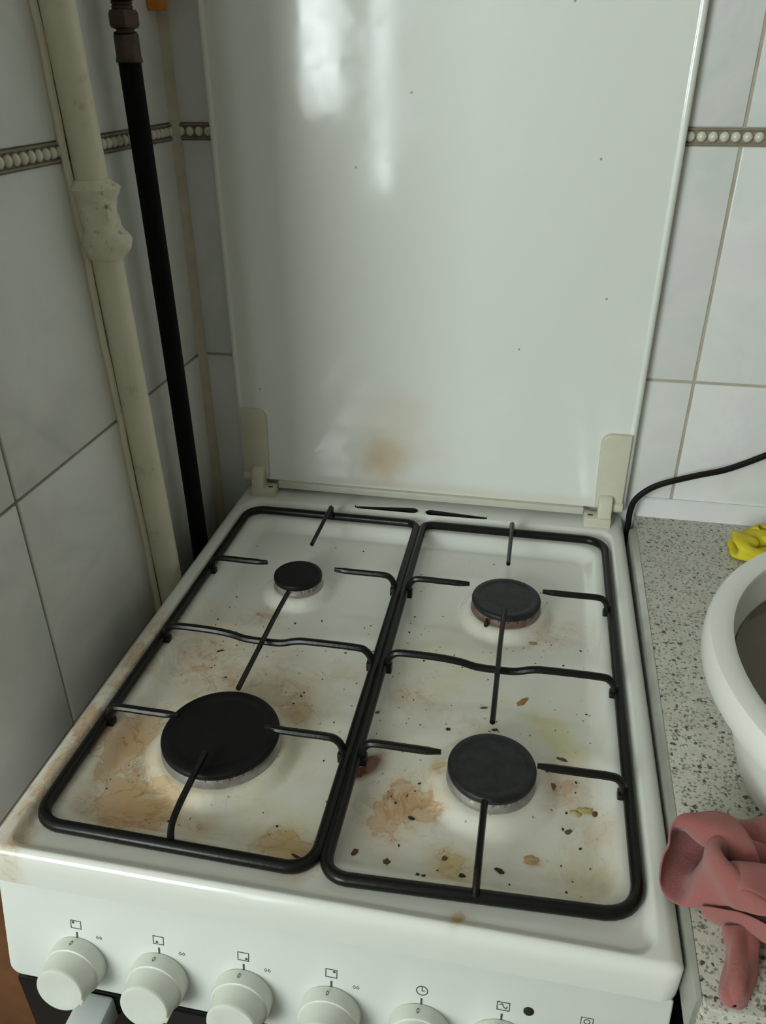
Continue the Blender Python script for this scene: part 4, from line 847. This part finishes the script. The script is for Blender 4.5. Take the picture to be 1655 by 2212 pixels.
429,-447,483 449,-435,444 468,-420,404 487,-407,365 511,-391,326 533,-375,289 556,-352,251 570,-327,215 585,-296,176 596,-268,136 595,-236,97 569,-199,80 543,-160,77 509,-127,73 473,-101,65 429,-87,54 386,-80,43 341,-70,35 299,-58,28 254,-43,22 213,-26,15 169,-7,15 128,12,15 85,32,15 43,52,15 -1,74,15 -42,94,30 -82,102,60 -116,96,96 -145,71,129 -166,37,156 -187,1,181 -207,-29,212 -231,-51,245 -255,-68,280 -278,-85,316 -299,-103,354 -321,-121,391 -327,-143,429 -325,-167,470 -340,-207,487 -340,-260,482 -331,-303,465 -306,-344,438 -282,-370,409 -250,-393,375 -221,-404,341 -190,-413,304 -161,-413,267 -130,-403,233
408,-488,464 425,-472,424 444,-457,382 463,-444,343 486,-428,304 509,-414,268 532,-391,230 549,-368,193 566,-337,154 565,-304,118 550,-259,105 540,-215,116 522,-171,120 487,-139,114 451,-113,107 406,-99,96 363,-95,85 317,-92,73 275,-86,62 231,-75,52 189,-62,40 145,-47,29 104,-30,20 62,-10,15 20,10,15 -23,31,15 -65,54,15 -108,73,32 -146,81,62 -182,68,99 -207,41,132 -230,3,158 -246,-34,184 -268,-63,216 -289,-85,251 -311,-105,287 -328,-129,324 -343,-154,361 -341,-182,400 -314,-203,434 -292,-220,472 -289,-265,488 -282,-311,483 -263,-355,466 -243,-386,438 -214,-412,404 -187,-425,368 -156,-434,330 -127,-434,293 -99,-431,255
366,-508,441 388,-499,401 409,-485,360 430,-474,321 454,-462,282 477,-448,245 499,-425,206 513,-396,169 522,-359,137 516,-312,128 522,-268,149 521,-221,164 506,-177,166 474,-139,160 433,-118,150 387,-104,141 343,-95,132 297,-94,121 254,-95,109 209,-90,96 167,-83,81 123,-73,66 82,-64,49 39,-50,34 -2,-33,22 -45,-13,15 -86,10,15 -130,33,15 -172,52,33 -213,52,66 -245,36,102 -273,2,135 -291,-32,163 -310,-69,192 -328,-95,225 -345,-126,260 -354,-157,295 -352,-191,330 -338,-220,365 -309,-240,400 -272,-245,431 -242,-258,466 -229,-300,483 -212,-346,481 -195,-387,463 -170,-419,432 -146,-437,395 -114,-437,355 -87,-437,318 -59,-438,280
323,-516,420 346,-511,380 369,-503,339 392,-498,300 417,-486,260 436,-467,222 456,-439,186 467,-402,155 472,-357,140 478,-311,158 488,-272,183 494,-226,205 488,-178,211 463,-132,205 425,-104,194 376,-86,184 330,-83,175 281,-83,166 237,-87,155 191,-90,142 147,-89,126 103,-80,110 61,-79,90 19,-77,70 -23,-66,51 -65,-52,35 -107,-33,21 -150,-11,15 -194,11,15 -240,25,36 -277,19,70 -310,-11,107 -329,-44,136 -346,-85,167 -357,-120,197 -363,-157,230 -361,-191,264 -347,-224,298 -323,-249,332 -291,-266,364 -252,-266,393 -213,-261,426 -188,-286,457 -167,-326,475 -148,-371,473 -126,-412,453 -103,-437,419 -73,-439,379 -45,-441,342 -19,-445,304
281,-517,401 303,-516,360 326,-514,318 348,-511,277 373,-499,237 390,-472,201 408,-439,168 419,-395,151 426,-349,151 435,-307,178 445,-269,205 453,-227,232 456,-181,248 445,-128,249 417,-88,237 367,-62,223 320,-55,213 266,-57,205 221,-64,196 173,-72,185 129,-81,171 84,-82,154 41,-84,133 -2,-89,112 -44,-89,89 -85,-81,69 -127,-69,49 -168,-54,29 -211,-35,15 -261,-16,16 -304,-10,39 -344,-33,75 -365,-66,108 -377,-114,140 -379,-151,169 -372,-192,200 -359,-226,231 -332,-254,264 -302,-273,296 -264,-280,327 -224,-268,354 -187,-264,386 -156,-279,420 -128,-307,448 -104,-347,462 -81,-389,461 -59,-429,444 -32,-445,405 -5,-450,367 23,-457,330
239,-514,383 260,-516,340 282,-517,298 304,-515,256 328,-499,216 346,-469,181 362,-430,157 373,-383,147 382,-337,156 390,-296,182 399,-261,212 406,-223,244 413,-182,269 411,-130,284 397,-82,279 356,-43,264 308,-29,249 251,-29,241 204,-38,233 155,-53,225 112,-69,213 66,-81,197 23,-88,176 -21,-95,154 -64,-99,132 -106,-100,109 -147,-93,85 -188,-85,61 -228,-75,35 -274,-62,15 -323,-50,15 -372,-64,46 -393,-97,79 -398,-150,112 -388,-189,139 -369,-229,169 -343,-256,198 -308,-275,229 -274,-285,260 -235,-290,291 -197,-276,318 -159,-272,348 -125,-279,383 -94,-295,415 -66,-326,440 -40,-365,454 -16,-407,453 8,-446,433 33,-461,395 61,-470,358
197,-508,365 217,-511,322 238,-514,279 260,-511,235 282,-492,197 301,-460,164 317,-418,144 330,-370,140 338,-325,153 345,-284,178 353,-248,208 358,-214,242 363,-179,275 366,-135,303 363,-85,315 334,-36,307 291,-12,292 232,-7,282 185,-17,272 133,-33,264 91,-52,252 45,-69,237 3,-84,217 -40,-98,197 -83,-105,174 -127,-107,152 -169,-105,127 -210,-99,103 -250,-94,75 -289,-97,44 -329,-99,15 -384,-109,15 -413,-140,47 -408,-196,80 -388,-232,108 -354,-267,138 -322,-286,166 -283,-298,196 -246,-301,226 -206,-296,254 -168,-288,282 -131,-288,313 -96,-288,346 -61,-295,378 -29,-314,409 0,-343,434 26,-383,445 51,-424,445 74,-462,425 101,-482,391
155,-498,347 175,-503,304 195,-508,260 216,-502,217 238,-481,179 258,-448,147 274,-405,131 288,-356,126 297,-310,139 303,-269,164 310,-232,194 314,-201,229 319,-168,265 319,-134,301 320,-95,334 306,-41,347 268,-8,336 210,3,326 162,-5,315 110,-22,305 69,-40,292 23,-58,276 -17,-80,259 -60,-95,238 -103,-101,216 -147,-106,194 -191,-105,169 -233,-99,145 -275,-97,116 -318,-101,87 -350,-122,57 -367,-154,16 -403,-185,15 -399,-239,49 -373,-272,77 -332,-302,108 -298,-316,136 -257,-326,167 -220,-326,196 -180,-324,226 -142,-316,253 -105,-313,283 -69,-310,313 -31,-304,342 3,-314,374 37,-331,405 66,-361,430 93,-400,443 117,-442,442 140,-477,419
114,-487,329 133,-493,286 152,-498,242 173,-490,198 195,-468,161 215,-435,130 232,-391,117 246,-343,110 257,-296,120 265,-253,142 270,-216,176 276,-181,207 284,-144,239 282,-112,275 274,-88,317 264,-64,363 240,-24,378 186,-5,374 138,-7,363 87,-22,352 45,-38,336 2,-58,320 -37,-79,301 -80,-95,281 -123,-104,258 -167,-103,236 -210,-101,212 -254,-99,187 -298,-102,158 -341,-118,129 -371,-146,94 -375,-186,61 -357,-213,15 -360,-263,15 -338,-301,43 -297,-327,73 -265,-340,104 -226,-350,136 -191,-353,167 -152,-352,198 -116,-351,228 -77,-343,255 -41,-338,285 -1,-321,307 35,-321,339 71,-330,371 103,-351,400 133,-377,427 160,-415,440 185,-455,437
73,-473,311 92,-479,268 110,-485,224 131,-479,180 153,-458,142 173,-423,112 190,-378,100 204,-330,95 216,-284,102 220,-244,130 232,-201,155 247,-159,176 251,-122,210 244,-91,250 233,-72,295 219,-67,343 208,-60,392 167,-36,410 120,-28,407 67,-37,397 26,-51,381 -18,-67,364 -57,-84,344 -99,-99,324 -141,-109,301 -184,-111,279 -228,-108,255 -272,-110,230 -314,-119,199 -349,-144,167 -366,-180,133 -361,-217,94 -338,-239,57 -308,-258,15 -291,-301,15 -257,-333,41 -226,-352,71 -190,-365,104 -158,-372,137 -121,-377,169 -88,-379,202 -49,-375,232 -12,-364,258 28,-346,279 66,-334,305 103,-331,337 137,-341,370 170,-362,400 199,-390,425 225,-428,437
36,-451,293 51,-466,251 69,-472,206 90,-466,162 111,-448,122 131,-411,95 148,-366,83 163,-320,74 178,-272,79 187,-228,99 201,-184,122 209,-143,149 209,-110,190 198,-88,233 186,-79,279 176,-82,329 173,-90,378 150,-82,422 108,-69,439 56,-69,438 11,-75,425 -33,-89,408 -74,-101,387 -115,-115,366 -157,-121,344 -200,-124,324 -245,-124,299 -286,-131,273 -324,-148,238 -345,-178,202 -344,-211,162 -323,-237,124 -297,-246,83 -268,-246,37 -242,-275,15 -212,-314,18 -183,-345,41 -150,-366,71 -120,-381,104 -86,-388,137 -54,-396,169 -17,-394,200 19,-387,229 58,-379,257 96,-358,277 135,-346,304 170,-343,335 205,-351,369 236,-374,397 267,-397,423
-1,-430,274 10,-452,233 28,-458,189 48,-456,144 69,-438,103 89,-403,74 107,-358,61 121,-311,55 137,-263,58 149,-216,74 160,-174,101 164,-136,134 162,-114,180 153,-103,226 148,-107,273 146,-117,319 145,-126,367 135,-127,416 101,-118,450 53,-113,463 5,-112,459 -42,-120,445 -84,-130,426 -126,-140,406 -169,-145,385 -212,-147,366 -255,-151,340 -293,-164,310 -321,-185,271 -325,-214,229 -307,-233,187 -281,-235,145 -256,-231,104 -230,-227,60 -205,-246,23 -173,-284,15 -144,-319,23 -111,-348,46 -82,-372,73 -50,-389,104 -19,-401,136 17,-405,167 52,-404,198 89,-400,228 127,-383,251 165,-366,274 202,-358,303 237,-350,334 270,-358,368 301,-374,400
-45,-418,255 -31,-442,216 -13,-446,172 5,-447,126 27,-430,85 46,-396,54 65,-352,38 77,-303,40 91,-255,47 102,-208,59 112,-167,89 115,-141,130 114,-128,178 115,-134,226 122,-149,269 130,-162,313 133,-170,360 125,-171,409 97,-167,449 55,-163,473 6,-160,479 -43,-163,472 -89,-167,458 -132,-175,441 -176,-178,423 -219,-184,403 -259,-192,373 -287,-208,336 -299,-226,291 -284,-234,244 -262,-225,203 -241,-210,163 -220,-203,122 -197,-202,78 -170,-217,39 -139,-249,16 -107,-285,15 -75,-317,32 -44,-346,51 -13,-370,77 18,-394,102 52,-407,133 86,-412,164 123,-414,195 159,-408,224 197,-393,249 233,-373,272 269,-360,301 303,-356,334 336,-354,367
-89,-417,239 -74,-437,199 -56,-439,155 -38,-441,110 -17,-422,69 2,-389,37 20,-344,20 32,-295,24 45,-248,36 53,-203,56 62,-169,91 71,-157,138 82,-163,183 99,-180,224 117,-196,263 129,-209,306 133,-216,353 127,-218,403 98,-214,445 58,-211,474 10,-208,482 -38,-210,482 -86,-211,479 -132,-216,468 -177,-220,449 -217,-230,425 -248,-240,388 -264,-251,343 -257,-250,296 -238,-223,259 -222,-203,221 -204,-185,181 -186,-175,139 -162,-175,95 -136,-190,55 -106,-216,25 -74,-251,15 -41,-287,17 -10,-317,36 22,-344,55 53,-373,75 85,-396,100 120,-409,129 156,-415,159 191,-417,189 229,-410,219 265,-396,245 301,-377,270 336,-365,300 369,-359,332
-133,-437,228 -118,-437,183 -100,-437,139 -82,-436,94 -62,-417,53 -44,-382,23 -28,-334,15 -16,-285,15 -4,-240,35 5,-202,67 17,-182,110 39,-190,152 71,-211,180 100,-229,213 120,-243,252 135,-255,297 139,-261,346 127,-263,394 100,-260,438 64,-259,469 16,-257,482 -31,-259,484 -79,-260,484 -128,-264,481 -173,-270,463 -209,-280,428 -230,-287,385 -233,-287,335 -215,-268,295 -192,-233,268 -177,-199,239 -163,-174,201 -146,-160,159 -125,-156,114 -100,-166,72 -71,-187,38 -40,-218,15 -7,-253,15 25,-290,16 55,-325,27 85,-357,42 117,-385,64 151,-402,93 187,-407,124 223,-412,153 260,-415,182 296,-407,211 332,-391,238 367,-373,265 403,-367,296
-177,-443,213 -162,-442,168 -144,-440,123 -126,-438,77 -107,-413,39 -91,-371,15 -75,-323,15 -63,-275,21 -50,-236,49 -36,-209,90 -18,-202,134 9,-217,174 42,-246,194 82,-272,211 112,-288,243 131,-300,288 137,-306,338 127,-308,386 105,-306,433 71,-305,467 24,-304,482 -23,-306,485 -72,-307,486 -121,-312,483 -162,-317,459 -193,-325,419 -205,-325,373 -199,-317,321 -181,-298,280 -155,-260,256 -135,-219,242 -119,-181,218 -103,-157,179 -84,-145,136 -62,-146,92 -35,-161,52 -5,-186,22 28,-222,15 60,-258,15 90,-295,15 119,-332,19 150,-365,35 182,-392,58 216,-411,86 252,-422,116 289,-422,146 326,-411,175 362,-397,202 398,-389,231 431,-393,264
-220,-449,197 -204,-448,152 -187,-446,107 -170,-438,61 -153,-406,27 -137,-359,15 -122,-311,15 -108,-267,36 -93,-235,70 -73,-223,116 -49,-229,157 -19,-250,191 16,-279,207 54,-308,218 91,-329,241 116,-343,281 130,-351,329 128,-354,380 112,-353,430 80,-351,468 33,-351,483 -15,-352,487 -65,-353,488 -114,-358,483 -151,-362,451 -174,-365,405 -177,-359,357 -160,-340,312 -139,-315,278 -113,-279,257 -92,-236,249 -75,-195,231 -60,-162,199 -43,-142,159 -23,-134,114 2,-139,71 30,-159,36 63,-191,15 95,-227,15 126,-263,15 155,-300,15 185,-335,19 215,-369,32 248,-396,53 283,-416,79 318,-426,109 356,-417,138 392,-407,166 428,-408,198 453,-428,233
-263,-455,181 -248,-454,136 -231,-452,90 -215,-434,46 -198,-394,19 -183,-346,15 -167,-299,24 -151,-262,55 -132,-240,96 -109,-240,141 -82,-255,178 -49,-282,207 -14,-315,217 25,-345,222 65,-369,241 95,-385,277 117,-395,321 121,-400,372 110,-399,422 86,-398,466 40,-397,485 -9,-398,489 -59,-399,489 -109,-405,481 -139,-406,441 -149,-401,389 -145,-390,342 -125,-369,301 -98,-338,275 -71,-299,261 -50,-256,255 -32,-214,238 -17,-173,216 -1,-144,180 17,-127,138 39,-122,93 66,-134,53 98,-160,24 130,-196,15 162,-231,15 191,-268,15 220,-303,15 250,-340,15 281,-375,25 313,-404,45 347,-423,71 383,-428,103 421,-422,132 448,-441,167 453,-469,206
-307,-459,165 -290,-459,119 -275,-455,73 -259,-424,35 -243,-382,15 -226,-331,16 -210,-289,37 -192,-258,76 -171,-248,119 -144,-260,163 -115,-283,194 -78,-319,209 -42,-350,215 -2,-381,231 37,-406,246 77,-428,274 104,-439,314 118,-445,366 111,-445,416 90,-444,465 46,-444,486 -5,-445,490 -53,-442,489 -96,-441,467 -122,-441,426 -129,-438,375 -117,-425,330 -91,-398,292 -62,-365,270 -31,-321,258 -10,-278,252 10,-232,240 26,-190,224 42,-151,197 58,-124,160 78,-110,115 102,-111,72 133,-132,35 165,-164,16 198,-201,15 228,-238,15 257,-273,15 287,-309,15 317,-344,15 347,-381,19 380,-412,37 413,-434,66 439,-458,102 435,-482,142 414,-495,184"""
def net(ctrl, ku, kv):
    rows_ = [catmull(r_, kv) for r_ in ctrl]
    cols = [catmull([r_[j] for r_ in rows_], ku) for j in range(len(rows_[0]))]
    nu, nv = len(cols[0]), len(cols)
    return [cols[j][i] for i in range(nu) for j in range(nv)], [[i * nv + j, i * nv + j + 1, (i + 1) * nv + j + 1, (i + 1) * nv + j] for i in range(nu - 1) for j in range(nv - 1)]
cv_ = [Vector(tuple(int(q) for q in w.split(','))) * 1e-4 for w in CLOTH.split()]
cf_ = [[j * 50 + i, j * 50 + i + 1, (j + 1) * 50 + i + 1, (j + 1) * 50 + i] for j in range(49) for i in range(49)]
cr_ = Matrix.Rotation(math.radians(-27), 3, 'Z')
cv_ = [cr_ @ p for p in cv_]
cv_ = [Vector((.5530 + p.x * .98, .0500 + p.y * .88, CZT + p.z * 1.02)) + Vector((mnoise.noise(p * 160), mnoise.noise(p * 160 + Vector((5, 0, 0))), mnoise.noise(p * 160 + Vector((0, 9, 0))))) * .0009 for p in cv_]
for p in cv_:
    p.z = max(p.z, CZT + .0016)
    d_ = math.hypot(p.x - .7225, p.y - .170); rb_ = .170 + .21 * max(0, p.z - CZT) + (.012 if p.z > .085 else 0)
    if d_ < rb_: p.x = .7225 + (p.x - .7225) * rb_ / d_; p.y = .170 + (p.y - .170) * rb_ / d_
tail = []
for k in range(17):
    s_ = k / 16; e_ = math.sqrt(max(0.02, 1 - max(0, (s_ - .80) / .20) ** 2))
    c0 = Vector((.5300 - .009 * s_ + .0015 * math.sin(s_ * 5), .016 - .047 * s_, CZT + .0095 - .002 * s_)); w = .0092 * (1 - .12 * s_) * e_
    row = []
    for j in range(19):
        a = math.radians(-88 + 356 * j / 18)
        q_ = 1 + .16 * math.sin(3 * a + s_ * 4) + .10 * math.sin(5 * a - s_ * 7)
        row.append(c0 + Vector((math.cos(a) * w * q_, 0, math.sin(a) * .0085 * e_ * q_)))
    tail.append(row)
tv, tf = net(tail, 2, 2)
for p in tv: p.z = max(p.z, CZT + .0016)
rag = mk('cleaning_cloth', join((cv_, cf_), (tv, tf)), 'cloth', origin=(.54, .05, 0), sharp=180)
tag(rag, 'crumpled dusty-pink cleaning cloth lying at the front corner of the worktop', 'cloth')
sm = rag.modifiers.new('thickness', 'SOLIDIFY'); sm.thickness = .0016; sm.offset = 0
sb = rag.modifiers.new('smooth', 'SUBSURF'); sb.levels = 1; sb.render_levels = 1
# yellow cloth
yv = [Matrix.Rotation(math.radians(140), 3, 'Z') @ (Vector(tuple(int(q) for q in w.split(','))) * 1e-4) for w in CLOTH.split()]
yx = min(p.x for p in yv)
yv = [Vector((.6105 + (p.x - yx) * .72, .5080 + p.y * .50, CZT + .0005 + p.z * .46)) for p in yv]
yc = mk('yellow_cloth', (yv, cf_), 'yellow', sharp=180)
tag(yc, 'bright yellow crumpled cloth lying on the worktop behind the white basin', 'cloth')
ym = yc.modifiers.new('thickness', 'SOLIDIFY'); ym.thickness = .0012; ym.offset = 0
